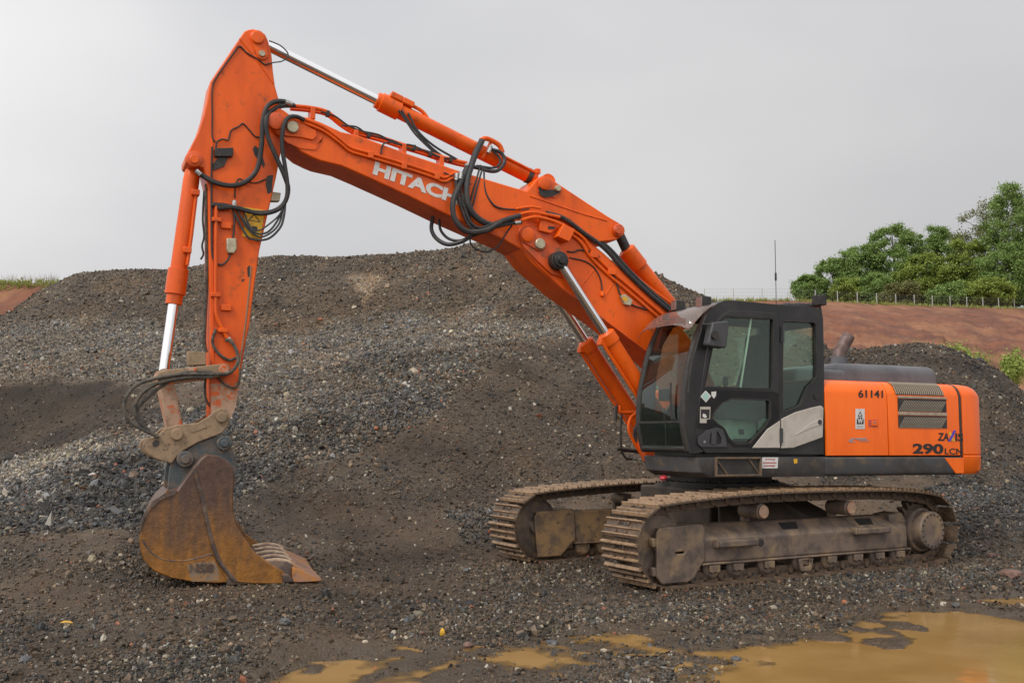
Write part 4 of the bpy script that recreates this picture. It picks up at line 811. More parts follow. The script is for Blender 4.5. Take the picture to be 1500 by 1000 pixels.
for hp_, ha, hb in ((((714, 195), (722, 195), (722, 270), (714, 270)), YC-.005, YC+.03), (((700, 690), (712, 690), (712, 760), (700, 760)), YC+.018, YC+.04)): hg = MB(); hg.prism(xz(Zc(hp_), YC), ha, hb); hg.build('door_hinge', 'plastic', cabo)
def decal(name, pts, y, mt_, par, t=.0015): d_ = MB(); d_.prism(xz(pts, y), y, y+t); return d_.build(name, mt_, par)
yd = YC+.0103
decal('diamond_sticker', Zc([(345, 505), (372, 533), (347, 564), (320, 535)]), yd, 'white', door); decal('diamond_sticker', Zc([(346, 513), (365, 533), (347, 556), (327, 535)]), yd+.002, 'teal', door)
decal('badge_sticker', Zc([(373, 512), (397, 510), (396, 530), (386, 546), (374, 530)]), yd, 'white', door)
decal('warning_sticker', Zc([(318, 585), (369, 585), (367, 645), (350, 648), (350, 664), (317, 664)]), yd, 'beige', door); decal('warning_picture', Zc([(322, 598), (365, 598), (363, 642), (322, 642)]), yd+.002, 'black_ink', door)
decal('warning_figure', Zc([(333, 618), (345, 622), (352, 636), (340, 640), (330, 632)]), yd+.004, 'white', door)
decal('notice_sign', [(1116.5, 669.5), (1140, 669.5), (1139, 685.5), (1115.5, 685.5)], YS+.003, 'white', rf)
decal('round_sticker', [(930+775*.3, 420+840*.3), (930+793*.3, 420+838*.3), (930+793*.3, 420+860*.3), (930+777*.3, 420+862*.3)], YS+.003, 'yellow', rf)
# roof furniture
vz = MB(); vv2 = []; zt_, xt_ = frp[-1][1]+.06, frp[-1][0]
nu, nvv = 9, 5
for i in range(nu):
    y_ = YF-.05+(YC-YF+.10)*i/(nu-1); e_ = abs(2*i/(nu-1)-1)**4
    for j in range(nvv):
        t = j/(nvv-1); vv2.append((xt_-.02+.36*t-.03*e_, y_, zt_+.02-.05*t-.17*t*t*1.0-.09*e_*t))
vz.add(vv2, [(i*nvv+j, i*nvv+j+1, (i+1)*nvv+j+1, (i+1)*nvv+j) for i in range(nu-1) for j in range(nvv-1)])
vo = vz.build('sun_visor', 'visor', cabo); sdm = vo.modifiers.new('thick', 'SOLIDIFY'); sdm.thickness = .008
def work_lamp(px, py, y, name, w=.13):
    q = P3(px, py, y); b_ = MB(); b_.box((q[0]-.05, q[1], q[2]), (.12, w, w)); b_.box((q[0]+.012, q[1], q[2]), (.012, w*.86, w*.86), mi=1); b_.box((q[0]-.05, q[1], q[2]-w*.75), (.03, .05, w*.7)); b_.build(name, ['dark', 'lamp'], cabo, bevel=.008)
work_lamp(1025, 443, 1.15, 'work_lamp', .13); work_lamp(988, 448, .55, 'work_lamp', .12)
q = P3(1200, 440, 1.2); rl_ = MB(); rl_.box(q, (.11, .13, .12)); rl_.tube([(q[0], 1.2, q[2]-.05), (q[0]-.02, 1.2, q[2]-.14)], .016, smooth=False); rl_.build('rear_work_lamp', 'dark', cabo, bevel=.01)
q = P3(1137, 440, .95); an = MB(); zt2 = gS(1138, 352, .95)[2]; zm = gS(1138, 406, .95)[2]
an.cyl((q[0], .95, 2.98), (q[0], .95, zt2), .0045, n=6); an.cyl((q[0], .95, zm-.04), (q[0], .95, zm+.05), .012, n=8); an.cyl((q[0], .95, 2.96), (q[0], .95, 3.06), .03, .015, n=10); an.build('antenna', 'dark', cabo)
for px_, w_2 in ((1145, .1), (1165, .18), (1182, .15)): q = P3(px_, 447, 1.0); b_ = MB(); b_.box((q[0], 1.0, q[2]-.015), (w_2, .3, .05)); b_.build('roof_vent', 'plastic', cabo, bevel=.01)
mr_ = MB(); ym = YC+.16; mp2 = xz([(1043, 472), (1064, 470), (1067, 474), (1063, 508), (1060, 510), (1038, 507), (1036, 503)], ym); mr_.prism(mp2, ym-.09, ym+.02); mo = mr_.build('mirror', 'plastic', cabo, bevel=.02, seg=3)
ma = MB(); ma.tube([P3(1029, 480, YC), P3(1031, 475, YC+.10), P3(1042, 476, ym-.03)], .010, n=8); q = P3(1046, 491, ym+.02); ma.cyl(q, (q[0], q[1]+.03, q[2]), .045, n=16); ma.build('mirror_arm', 'dark', mo)
hr = MB(); hr.tube([P3(1034, 462, YC+.05), P3(1028, 480, YC+.05), P3(1013, 535, YC+.04), P3(1008, 575, YC+.04)], .011, n=8); hr.build('grab_rail', 'dark', cabo)
# inside
st_ = MB(); st_.box((.40, .86, 1.60), (.50, .50, .36), mi=1); st_.box((.46, .86, 1.86), (.56, .52, .14)); st_.box((.40, 1.112, 1.53), (.46, .01, .05)); st_.box((.30, 1.112, 1.66), (.025, .01, .30)); st_.box((.52, 1.112, 1.63), (.07, .008, .06)); st_.build('seat', ['seat', 'palebox'], cabo, bevel=.05, seg=3)
sb = MB(); sb.prism([(.34, 1.88), (.14, 1.9), (-.08, 2.45), (-.06, 2.76), (.08, 2.78), (.12, 2.48)], .62, 1.10); sb.build('seat_back', 'seat', cabo, bevel=.04, seg=3)
for yy in (.56, 1.20):
    cs_ = MB(); cs_.box((.60, yy, 1.86), (.50, .13, .20)); cs_.tube([(.78, yy, 1.95), (.80, yy, 2.05), (.79, yy, 2.15)], .018, mi=1); cs_.lathe((.79, yy, 2.13), (0, 0, 1), [(0, .02), (.03, .032), (.09, .03), (.11, .015)], 12, mi=1); cs_.build('control_console', ['plastic', 'dark'], cabo, bevel=.025)
mo_ = MB(); mo_.box((1.15, .52, 2.05), (.06, .16, .14)); mo_.tube([(1.15, .5, 1.9), (1.12, .5, 1.6), (1.12, .5, 1.4)], .02); mo_.build('monitor', 'dark', cabo, bevel=.01)
tl = MB()
for yy in (.80, 1.0): tl.tube([(1.0, yy, 1.40), (.98, yy, 1.75), (.92, yy, 1.95)], .014); tl.box((1.05, yy, 1.44), (.20, .10, .03))
tl.build('travel_lever', 'dark', cabo)
dpn = MB(); dpn.tube([(.35, .50, 1.5), (.55, .50, 2.2), (.75, .47, 2.55)], .02, mi=0); dpn.build('red_bar', 'red', cabo)
# ---- boom, arm, bucket -------------------------------------------
HB, HL, HA = .235, .245, .18                        # half widths: upper boom, lower boom, arm
def T(pts, y): return [P3(a, b_, y) for a, b_ in pts]
def hose(name, pts, y, r, mt_, par, ys=None, n=8):
    if ys is None: q = T(pts, y)
    else: q = [P3(a, b_, yy) for (a, b_), yy in zip(pts, np.interp(np.linspace(0, 1, len(pts)), np.linspace(0, 1, len(ys)), ys))]
    m_ = MB(); m_.tube(q, r, n=n); return m_.build(name, mt_, par)
def pin(name, px, py, y, r, depth, mt_, par, n=24):
    q = P3(px, py, y); m_ = MB(); m_.lathe((q[0], y-.02, q[2]), (0, 1, 0), [(0, r), (.02+depth*.8, r), (.02+depth, r*.86)], n); return m_.build(name, mt_, par)
# upper boom
ub = xz([(392, 168), (398, 160), (410, 160), (416, 167), (452, 172), (470, 179), (500, 193), (524, 198), (600, 226), (652, 243), (678, 252), (738, 270), (772, 280), (780, 270), (786, 262), (793, 258), (802, 259), (812, 265), (850, 290), (888, 315), (898, 321), (908, 327), (914, 336), (911, 346), (902, 352), (892, 353), (864, 356), (840, 364), (815, 372), (790, 374), (765, 366), (740, 352), (700, 335), (662, 318), (600, 288), (530, 256), (500, 243), (470, 236), (458, 231), (442, 223), (422, 206), (404, 195), (394, 184)], HB)
m_ = MB(); m_.prism(ub, -HB, HB); boom = m_.build('boom', 'paint', exc, 'S', bevel=.014)
# raised plates at the tip, weld seams, tail bracket plates
m_ = MB(); m_.prism(xz([(394, 180), (396, 165), (404, 158), (414, 162), (436, 178), (462, 192), (464, 200), (458, 206), (440, 202), (418, 200), (402, 192)], HB), HB-.01, HB+.022); m_.build('tip_plate', 'paint', boom, bevel=.006)
m_ = MB(); m_.prism(xz([(394, 184), (418, 202), (440, 210), (462, 214), (470, 208), (472, 204), (462, 220), (440, 218), (420, 209)], HB), HB-.005, HB+.010); m_.build('tip_rib', 'paint', boom, bevel=.003)
m_ = MB(); m_.tube(T([(776, 287), (800, 295), (850, 312), (889, 323)], HB+.002), .009, n=6); m_.build('weld_seam', 'paint', boom)
m_ = MB(); m_.prism(xz([(787, 264), (794, 260), (802, 261), (822, 275), (822, 281), (812, 290), (798, 288), (788, 282)], HB), HB-.01, HB+.016); m_.build('cylinder_bracket', 'paint_worn', boom, bevel=.005)
m_ = MB(); m_.prism(xz([(787, 274), (798, 279), (814, 278), (820, 281), (810, 288), (798, 290), (789, 285)], HB), HB+.0165, HB+.019); m_.build('grease_stain', 'dark', boom)
pin('tail_pin', 797, 269, HB+.014, .075, .03, 'paint', boom); pin('tail_bolt', 816, 276.5, HB+.014, .036, .04, 'zinc', boom)
pin('tip_pin', 404, 178, HB+.02, .088, .035, 'paint_worn', boom); pin('tip_bolt', 428, 187, HB+.02, .062, .04, 'zinc', boom)
pin('rear_boss', 904.5, 338, HB, .075, .05, 'paint_worn', boom); pin('rear_pin', 904.5, 338, HB+.045, .042, .03, 'paint_worn', boom)
# lower boom
lb = xz([(757, 344), (762, 333), (772, 328), (800, 330), (840, 345), (862, 352), (885, 371), (930, 412), (985, 462), (1030, 520), (1050, 570), (1040, 600), (1015, 590), (990, 555), (960, 526), (912, 489), (885, 468), (849, 442), (825, 425), (801, 404), (780, 386), (763, 364)], HL)
m_ = MB(); m_.prism(lb, -HL, HL); lboom = m_.build('lower_boom', 'paint', exc, 'S', bevel=.014)
m_ = MB(); m_.prism(xz([(758, 342), (764, 333), (776, 330), (797, 338), (815, 352), (832, 380), (834, 396), (824, 408), (806, 402), (784, 382), (764, 362)], HL), HL-.01, HL+.03); kn = m_.build('knuckle_plate', 'paint_worn', lboom, bevel=.012)
m_ = MB(); a, b_ = P3(772.5, 344, HL+.03), P3(790, 357.5, HL+.03); ang = math.atan2(b_[2]-a[2], b_[0]-a[0]); A0 = math.degrees(ang)
m_.prism(arc(b_[0], b_[2], .085, A0-90, A0+90)+arc(a[0], a[2], .105, A0+90, A0+270), HL+.028, HL+.048); m_.build('pin_retainer', 'paint_worn', lboom, bevel=.006)
pin('knuckle_pin', 772.5, 344, HL+.045, .082, .03, 'paint', lboom); pin('knuckle_bolt', 790, 357.5, HL+.045, .062, .04, 'zinc', lboom)
m_ = MB(); m_.tube(T([(764, 362), (784, 384), (806, 405), (826, 424), (849, 441)], HL+.005), .013, n=6); m_.tube(T([(849, 441), (912, 488), (960, 525)], HL+.003), .010, n=6, smooth=False); m_.build('weld_seam', 'paint_worn', lboom)
m_ = MB()
for p_, q_ in (((846, 425), (870, 395)), ((898, 415), (885, 435)), ((958, 510), (985, 470))): m_ = MB(); m_.tube(T([p_, q_], HL+.001), .006, n=6, smooth=False); m_.build('weld_seam', 'paint', lboom)
# boom cylinders on both sides of the lower boom
YCY = .335
c_top = P3(818, 382, YCY); c_mid = P3(886, 487, YCY); dirv = (Vector(c_mid)-Vector(c_top)).normalized()
c_bot = Vector(c_top)+dirv*((1.42-c_top[2])/dirv.z)
for sy in (1, -1):
    off = Vector((0, 0, 0)) if sy > 0 else Vector((-.10, 0, -.03))
    tp_, bt_ = Vector((c_top[0], sy*YCY, c_top[2]))+off, Vector((c_bot.x, sy*YCY, c_bot.z))+off
    L_ = (bt_-tp_).length; d_ = (bt_-tp_)/L_; Lr = (Vector(c_mid)-Vector(c_top)).length
    m_ = MB(); m_.lathe(tp_+d_*Lr, d_, [(0, .085), (.02, .105), (.10, .108), (.14, .108), (.145, .094), (L_-Lr-.12, .094), (L_-Lr-.10, .07), (L_-Lr, .06)], 28)
    m_.cyl(bt_-Vector((0, .07, 0)), bt_+Vector((0, .07, 0)), .10, n=24)
    cyl = m_.build('boom_cylinder', 'paint', exc, 'S', ang=40)
    m_ = MB(); m_.cyl(tp_+d_*.05, tp_+d_*(Lr+.02), .052, n=24); m_.build('piston_rod', 'chrome', cyl)
    m_ = MB(); m_.cyl(tp_-Vector((0, sy*.10, 0)), tp_+Vector((0, sy*.05, 0)), .105, n=26); m_.lathe(tp_+Vector((0, sy*.05, 0)), (0, sy, 0), [(0, .085), (.03, .085), (.035, .05), (.06, .05)], 20); m_.build('rod_eye', 'dark', cyl, bevel=.006)
    side = Vector((d_.z, 0, -d_.x))
    if side.x > 0: side = -side
    m_ = MB(); m_.tube([tp_+d_*(Lr+.05)-side*.115+Vector((0, sy*.03, 0)), tp_+d_*(Lr+.5)-side*.118+Vector((0, sy*.03, 0)), tp_+d_*(L_-.25)-side*.115+Vector((0, sy*.03, 0))], .020, n=8, smooth=False); m_.build('feed_pipe', 'paint', cyl)
    m_ = MB(); m_.box(tp_+d_*(Lr+.07)-side*.10, (.09, .09, .07)); m_.build('port_block', 'paint', cyl, bevel=.008)
# positioning cylinder between the two boom sections, on the back
a, b_ = Vector(P3(914, 362, 0)), Vector(P3(985, 452, 0)); d_ = (b_-a).normalized(); a0 = Vector(P3(904.5, 338, 0))
m_ = MB(); m_.lathe(a+d_*.03, d_, [(0, .085), (.02, .112), (.28, .112), (.29, .098), (.95, .098), (1.0, .08), (1.25, .06)], 26); pc_ = m_.build('positioning_cylinder', 'paint', exc, 'S', ang=40)
m_ = MB(); m_.cyl(a0, a+d_*.06, .06, n=20); m_.build('piston_rod', 'dark', pc_)
# arm cylinder along the top of the boom
a, b_ = Vector(P3(797, 269, 0)), Vector(P3(378, 60, 0)); d_ = (b_-a).normalized(); Lc = (b_-a).length
Lb = (Vector(P3(549, 153, 0))-a).length
m_ = MB(); m_.lathe(a+d_*.12, d_, [(0, .07), (.03, .085), (Lb-.40, .085), (Lb-.395, .106), (Lb-.17, .106), (Lb-.165, .092), (Lb-.12, .088)], 28); m_.cyl(a-Vector((0, .12, 0)), a+Vector((0, .12, 0)), .09, n=20)
acy = m_.build('arm_cylinder', 'paint', exc, 'S', ang=40)
m_ = MB(); m_.cyl(a+d_*(Lb-.02), a+d_*(Lc-.02), .056, n=26); m_.build('piston_rod', 'chrome', acy)
for t_, s_ in ((Lb-.22, .10), (Lb-.36, .11)): m_ = MB(); q = a+d_*t_+Vector((0, .01, .115)); m_.box(q, (.14, .17, .07), R=Matrix.Rotation(-math.atan2(d_.z, d_.x)+math.pi, 3, 'Y')); m_.build('port_block', 'paint', acy, bevel=.012)
m_ = MB(); m_.tube([a+d_*(Lb-.42)+Vector((0, .02, .13)), a+d_*(Lb-.55)+Vector((0, .02, .12)), a+d_*(Lb-.62)+Vector((0, .02, .075))], .022); m_.build('feed_pipe', 'paint', acy)
m_ = MB(); m_.tube(T([(738, 229), (760, 240), (785, 253)], .09), .015, smooth=False); m_.build('feed_pipe', 'paint', acy)
for px_, py_ in ((671, 202), (786, 252)): m_ = MB(); m_.box(P3(px_, py_, .03), (.06, .1, .06)); m_.build('pipe_clamp', 'paint', acy, bevel=.006)
m_ = MB(); q = a+d_*.18; m_.lathe(q, d_, [(0, .088), (.05, .092), (.06, .088)], 24); m_.build('seal_ring', 'dark', acy)
m_ = MB(); m_.tube(T([(704, 206), (712, 203), (724, 208), (732, 214), (736, 224)], .10), .03); m_.build('hose_elbow', 'paint', acy)
m_ = MB(); m_.tube(T([(718, 210), (712, 224), (706, 232)], .08), .02, smooth=False); m_.build('elbow_bracket', 'paint', acy)
# arm
am = xz([(358, 46), (364, 43.5), (371, 42.5), (382, 45), (389, 51), (393, 60), (398, 80), (400, 104), (403, 126), (409, 148), (414, 168), (416, 190), (412, 220), (405, 258), (396, 298), (380, 367), (371, 430), (365, 479), (356, 515), (350, 560), (344, 596), (338, 612), (332, 622), (322, 626), (313, 621), (309, 610), (309, 560), (308, 500), (307, 430), (306, 340), (305, 274), (298, 246), (290, 244), (279, 243), (272, 238), (271, 230), (277, 219), (290, 194), (299, 166), (303, 148), (306, 132), (308, 120), (317, 106), (328, 90), (340, 72), (351, 56)], HA)
m_ = MB(); m_.prism(am, -HA, HA); armo = m_.build('arm', 'paint', exc, 'S', bevel=.012)
m_ = MB(); m_.prism(xz([(309, 562), (351, 560), (345, 597), (338, 612), (332, 622), (322, 626), (313, 621), (309, 610)], HA), HA-.01, HA+.004); m_.build('muddy_end', 'paint_muddy', armo)
m_ = MB(); m_.prism(xz([(306.5, 430), (371, 430), (350, 561), (309, 561)], -HA-.003), -HA-.004, -HA+.01); m_.build('arm_inner_plate', 'paint_worn', armo)
m_ = MB(); m_.tube(T([(311, 125), (311, 240), (312, 430), (313, 540)], HA+.001), .007, n=6, smooth=False); m_.build('weld_seam', 'paint', armo)
m_ = MB(); m_.tube(T([(351, 57), (376, 88), (400, 122)], HA+.001), .008, n=6, smooth=False); m_.build('weld_seam', 'paint', armo)
m_ = MB(); m_.tube(T([(368, 390), (360, 470), (350, 540)], HA+.001), .008, n=6); m_.build('weld_seam', 'tan', armo)
pa_, pb_ = P3(377, 56, HA), P3(384, 80, HA); A0 = math.degrees(math.atan2(pb_[2]-pa_[2], pb_[0]-pa_[0]))
m_ = MB(); m_.prism(arc(pb_[0], pb_[2], .06, A0-90, A0+90)+arc(pa_[0], pa_[2], .078, A0+90, A0+270), HA-.005, HA+.02); m_.build('pin_retainer', 'paint', armo, bevel=.005)
pin('top_pin', 377, 56, HA+.015, .066, .03, 'paint', armo); pin('top_bolt', 383.5, 79.5, HA+.015, .033, .03, 'zinc', armo)
pin('cylinder_boss', 284.5, 233.5, HA, .078, .03, 'paint_worn', armo); pin('cylinder_pin', 284.5, 233.5, HA+.025, .045, .02, 'paint', armo)
pin('link_boss', 327.5, 542, HA, .06, .06, 'tan', armo)
for pp, nm in (([(374, 213), (382, 222), (388, 240), (386, 246), (380, 236), (373, 228), (370, 218)], 'grease_smear'), ([(391, 258), (400, 256), (398, 282), (392, 284), (389, 270)], 'grease_smear'), ([(362, 392), (366, 388), (366, 404), (363, 406)], 'paint_chip'), ([(353, 410), (358, 408), (356, 413)], 'paint_chip')): m_ = MB(); m_.prism(xz(pp, HA), HA-.002, HA+.003); m_.build(nm, 'dark', armo)
m_ = MB(); m_.prism(xz([(356, 303), (388, 308), (381, 350), (355, 346), (358, 330)], HA), HA-.002, HA+.003); m_.build('warning_label', 'yellow', armo)
tri = xz([(372, 313), (382, 326), (363, 323)], HA); m_ = MB(); m_.prism(tri, HA+.003, HA+.0045, holes=[inset(tri, .72)]); m_.build('warning_triangle', 'black_ink', armo)
m_ = MB(); m_.prism(xz([(369, 331), (376, 332), (378, 338), (370, 337)], HA), HA+.003, HA+.0045); m_.build('warning_mark', 'black_ink', armo)
m_ = MB(); m_.prism(xz([(314, 219), (341, 218), (340, 231), (314, 231)], HA), HA-.005, HA+.05); m_.build('valve_block', 'dark', armo, bevel=.006)
m_ = MB(); m_.prism(xz([(320, 231), (334, 231), (328, 244), (312, 250), (312, 240)], HA), HA-.002, HA+.02); m_.build('valve_bracket', 'dark', armo)
m_ = MB(); m_.prism(xz([(331, 350), (345, 350), (346, 366), (342, 372), (333, 372), (331, 366)], HA), HA-.003, HA+.05); m_.build('cable_connector', 'zinc', armo, bevel=.008)
m_ = MB(); m_.prism(xz([(400, 278), (414, 280), (412, 292), (398, 292)], HA), .02, .10); m_.build('sensor_box', 'zinc', armo, bevel=.006)
for a_, b_2 in ((331, 331), (331, 451)): q = P3(a_, b_2, HA); m_ = MB(); m_.box((q[0], HA+.015, q[2]), (.10, .04, .06)); m_.build('bracket_tab', 'paint', armo, bevel=.006)
hose('arm_pipe', [(317, 300), (316, 380), (316, 431), (317, 461), (326, 482), (334, 497)], HA+.035, .019, 'paint', armo)
for q_ in ((317, 322), (316, 432), (327, 484)): m_ = MB(); m_.box(P3(*q_, HA+.03), (.09, .06, .04)); m_.build('pipe_clamp', 'paint', armo, bevel=.005)
# bucket cylinder
ca, cm, ce = Vector(P3(284.5, 233.5, .0)), Vector(P3(256, 440, 0)), Vector(P3(239, 552, 0)); d_ = (ce-ca).normalized(); Lc = (ce-ca).length; Lb = (cm-ca).length
m_ = MB(); m_.lathe(ca+d_*.10, d_, [(0, .06), (.05, .075), (.12, .080), (Lb-.42, .080), (Lb-.415, .098), (Lb-.16, .10), (Lb-.155, .08), (Lb-.06, .078)], 28); m_.cyl(ca-Vector((0, .11, 0)), ca+Vector((0, .11, 0)), .075, n=20)
bcy = m_.build('bucket_cylinder', 'paint', exc, 'S', ang=40)
m_ = MB(); m_.cyl(ca+d_*(Lb-.02), ce-d_*.04, .050, n=24); m_.build('piston_rod', 'chrome', bcy)
m_ = MB(); m_.cyl(ce-Vector((0, .14, 0)), ce+Vector((0, .14, 0)), .075, n=20); m_.build('rod_eye', 'paint_muddy', bcy)
m_ = MB(); m_.tube([ca+d_*.35+Vector((0, .07, 0))+Vector((-.06, 0, 0)), ca+d_*.8+Vector((-.07, .07, 0)), ca+d_*(Lb-.35)+Vector((-.07, .07, 0))], .018, n=8, smooth=False); m_.build('feed_pipe', 'paint', bcy)
for t_ in (.36, .95): m_ = MB(); q = ca+d_*t_+Vector((-.05, .06, 0)); m_.box(q, (.08, .09, .06)); m_.build('pipe_clamp', 'paint', bcy, bevel=.008)
# links
def bar_link(name, pa, pb, ys, r, mt_, th=.05):
    a_, b_2 = pa, pb; A0 = math.degrees(math.atan2(b_2[2]-a_[2], b_2[0]-a_[0]))
    for y_ in ys:
        m_ = MB(); m_.prism(arc(b_2[0], b_2[2], r, A0-90, A0+90)+arc(a_[0], a_[2], r, A0+90, A0+270), y_-th/2, y_+th/2); m_.build(name, mt_, armo, bevel=.008)
bar_link('side_link', P3(239, 552, .22), P3(327.5, 542, .22), (.225, -.225), .062, 'tan')
m_ = MB(); a_, b_2 = P3(240, 556, .0), P3(257, 636, .0); m_.box(((a_[0]+b_2[0])/2, 0, (a_[2]+b_2[2])/2), (.145, .30, .58), R=Matrix.Rotation(math.atan2(b_2[0]-a_[0], b_2[2]-a_[2]), 3, 'Y')); m_.build('bucket_link', 'paint_muddy', armo, bevel=.02)
pin('link_pin', 239, 552, .25, .058, .03, 'tan', armo); pin('link_pin', 327.5, 542, .25, .05, .03, 'paint_muddy', armo)
m_ = MB(); m_.prism(xz([(275, 514), (301, 515), (302, 534), (276, 535)], .25), .12, .25); m_.build('terminal_box', 'tan', armo, bevel=.006)
m_ = MB(); m_.prism(xz([(276, 538), (288, 538), (288, 556), (276, 556)], .25), .18, .275); m_.build('hose_clamp', 'paint_muddy', armo, bevel=.006)
# quick coupler
def Q4(pts): return [(170+a*.3, 580+b_*.3) for a, b_ in pts]
HQ = .27
cpl = xz(Q4([(130, 250), (135, 222), (158, 206), (200, 202), (214, 182), (240, 155), (300, 140), (400, 130), (450, 100), (480, 72), (510, 58), (540, 65), (556, 95), (550, 142), (520, 180), (480, 196), (400, 226), (330, 266), (300, 292), (272, 330), (235, 321), (180, 301), (145, 276)]), HQ)
hole = xz(Q4([(176, 228), (190, 215), (208, 214), (212, 232), (198, 248), (180, 245)]), HQ)
m_ = MB(); m_.prism(cpl, HQ-.05, HQ); m_.prism(cpl, -HQ, -HQ+.05); m_.prism(inset(xz(Q4([(240, 170), (400, 145), (470, 110), (500, 170), (400, 210), (300, 270), (240, 300)]), HQ), 1.0), -HQ+.04, HQ-.04)
cplo = m_.build('quick_coupler', 'tan', exc, 'S', bevel=.010)
for q_, r_ in (((515, 103), .05), ((296, 187), .055)): a_, b_2 = Q4([q_])[0]; pin('coupler_pin', a_, b_2, HQ, r_, .035, 'tan', cplo)
m_ = MB(); m_.prism(xz(Q4([(360, 160), (440, 138), (445, 150), (370, 178)]), HQ), HQ-.002, HQ+.006); m_.build('raised_plate', 'tan', cplo)
m_ = MB(); m_.prism(xz(Q4([(225, 240), (238, 225), (255, 235), (248, 260), (228, 262)]), HQ), HQ-.002, HQ+.005, holes=[xz(Q4([(232, 243), (240, 234), (248, 240), (244, 254), (233, 255)]), HQ)]); m_.build('cast_mark', 'tan', cplo)
m_ = MB(); m_.prism(hole, HQ-.001, HQ+.003); m_.build('painted_hole_shade', 'dark', cplo)  # flat dark patch paints the shade of the hook hole
# bucket
HK = .62
side_o = Q4([(445, 283), (415, 305), (385, 345), (300, 462), (262, 478), (222, 500), (180, 535), (145, 585), (120, 650), (113, 700), (118, 745), (132, 795), (180, 850), (225, 872), (270, 886), (370, 905), (480, 912), (590, 908), (680, 915), (820, 918), (836, 880), (810, 850), (750, 815), (680, 765), (625, 690), (588, 625), (572, 560), (572, 480), (580, 400), (570, 350), (550, 320), (500, 290)])
sl = xz(side_o, HK); zlow = min(z for x, z in sl)
m_ = MB(); m_.prism(sl, HK-.035, HK); bk = m_.build('bucket', 'rust', exc, 'S', bevel=.006)
m_ = MB(); m_.prism(sl, -HK, -HK+.035); m_.build('far_side_plate', 'rust', bk, bevel=.006)
# curved back and floor
bkl = sl[3:20]; inn = []
cx_, cz_ = np.mean([p_[0] for p_ in sl]), np.mean([p_[1] for p_ in sl])
for x, z in bkl: dd_ = math.hypot(x-cx_, z-cz_); inn.append((x+(cx_-x)*.045/dd_, z+(cz_-z)*.045/dd_))
m_ = MB(); n_b = len(bkl)
vs3 = [(x, yy, z) for yy in (-HK+.01, HK-.012) for x, z in bkl]+[(x, yy, z) for yy in (-HK+.01, HK-.012) for x, z in inn]
m_.add(vs3, [(i, i+1, n_b+i+1, n_b+i) for i in range(n_b-1)]+[(2*n_b+i, 3*n_b+i, 3*n_b+i+1, 2*n_b+i+1) for i in range(n_b-1)]+[(0, n_b, 3*n_b, 2*n_b), (n_b-1, 3*n_b-1, 4*n_b-1, 2*n_b-1)])
m_.build('back_plate', 'rust', bk, ang=50)
tpl = sl[0:4]; m_ = MB(); m_.add([(x, yy, z-.02*k) for k in (0, 1) for yy in (-HK+.01, HK-.012) for x, z in tpl], [(i, i+1, 5+i, 4+i) for i in range(3)]+[(8+i, 12+i, 13+i, 9+i) for i in range(3)]); m_.build('top_plate', 'rust_dark', bk)
# side cutter: the thick plate on the mouth side
m_ = MB(); m_.prism(xz(Q4([(445, 286), (412, 312), (392, 345), (420, 460), (450, 620), (475, 730), (530, 830), (590, 905), (680, 912), (815, 912), (800, 850), (745, 812), (676, 762), (622, 690), (584, 625), (569, 560), (569, 480), (576, 400), (566, 350), (545, 322), (500, 294)]), HK), HK-.002, HK+.022); m_.build('side_cutter', 'rust', bk, bevel=.006)
m_ = MB(); m_.tube(T(Q4([(388, 355), (400, 420), (424, 500), (445, 600), (468, 700), (505, 800), (560, 875), (585, 904)]), HK+.006), .024, n=8); m_.build('weld_rib', 'rust_dark', bk)
m_ = MB(); m_.prism(xz(Q4([(118, 690), (150, 745), (200, 785), (270, 800), (360, 798), (455, 772), (482, 790), (540, 905), (480, 909), (370, 902), (270, 883), (180, 846), (135, 792)]), HK), HK-.002, HK+.012); m_.build('heel_wear_plate', 'rust', bk, bevel=.004)
m_ = MB(); m_.tube(T(Q4([(128, 700), (160, 752), (205, 788), (270, 803), (360, 800), (470, 770)]), HK+.004), .010, n=6); m_.build('wear_seam', 'rust_dark', bk)
m_ = MB(); m_.prism(xz(Q4([(345, 820), (480, 800), (500, 850), (505, 900), (370, 903)]), HK), HK+.0095, HK+.0135); m_.build('scraped_patch', 'scrape', bk)
m_ = MB(); m_.prism(xz(Q4([(250, 452), (300, 463), (285, 482), (225, 505), (175, 545), (140, 600), (120, 660), (112, 655), (135, 575), (175, 512), (240, 470)]), HK), HK-.003, HK+.012); m_.build('rim_plate', 'rust_dark', bk, bevel=.003)
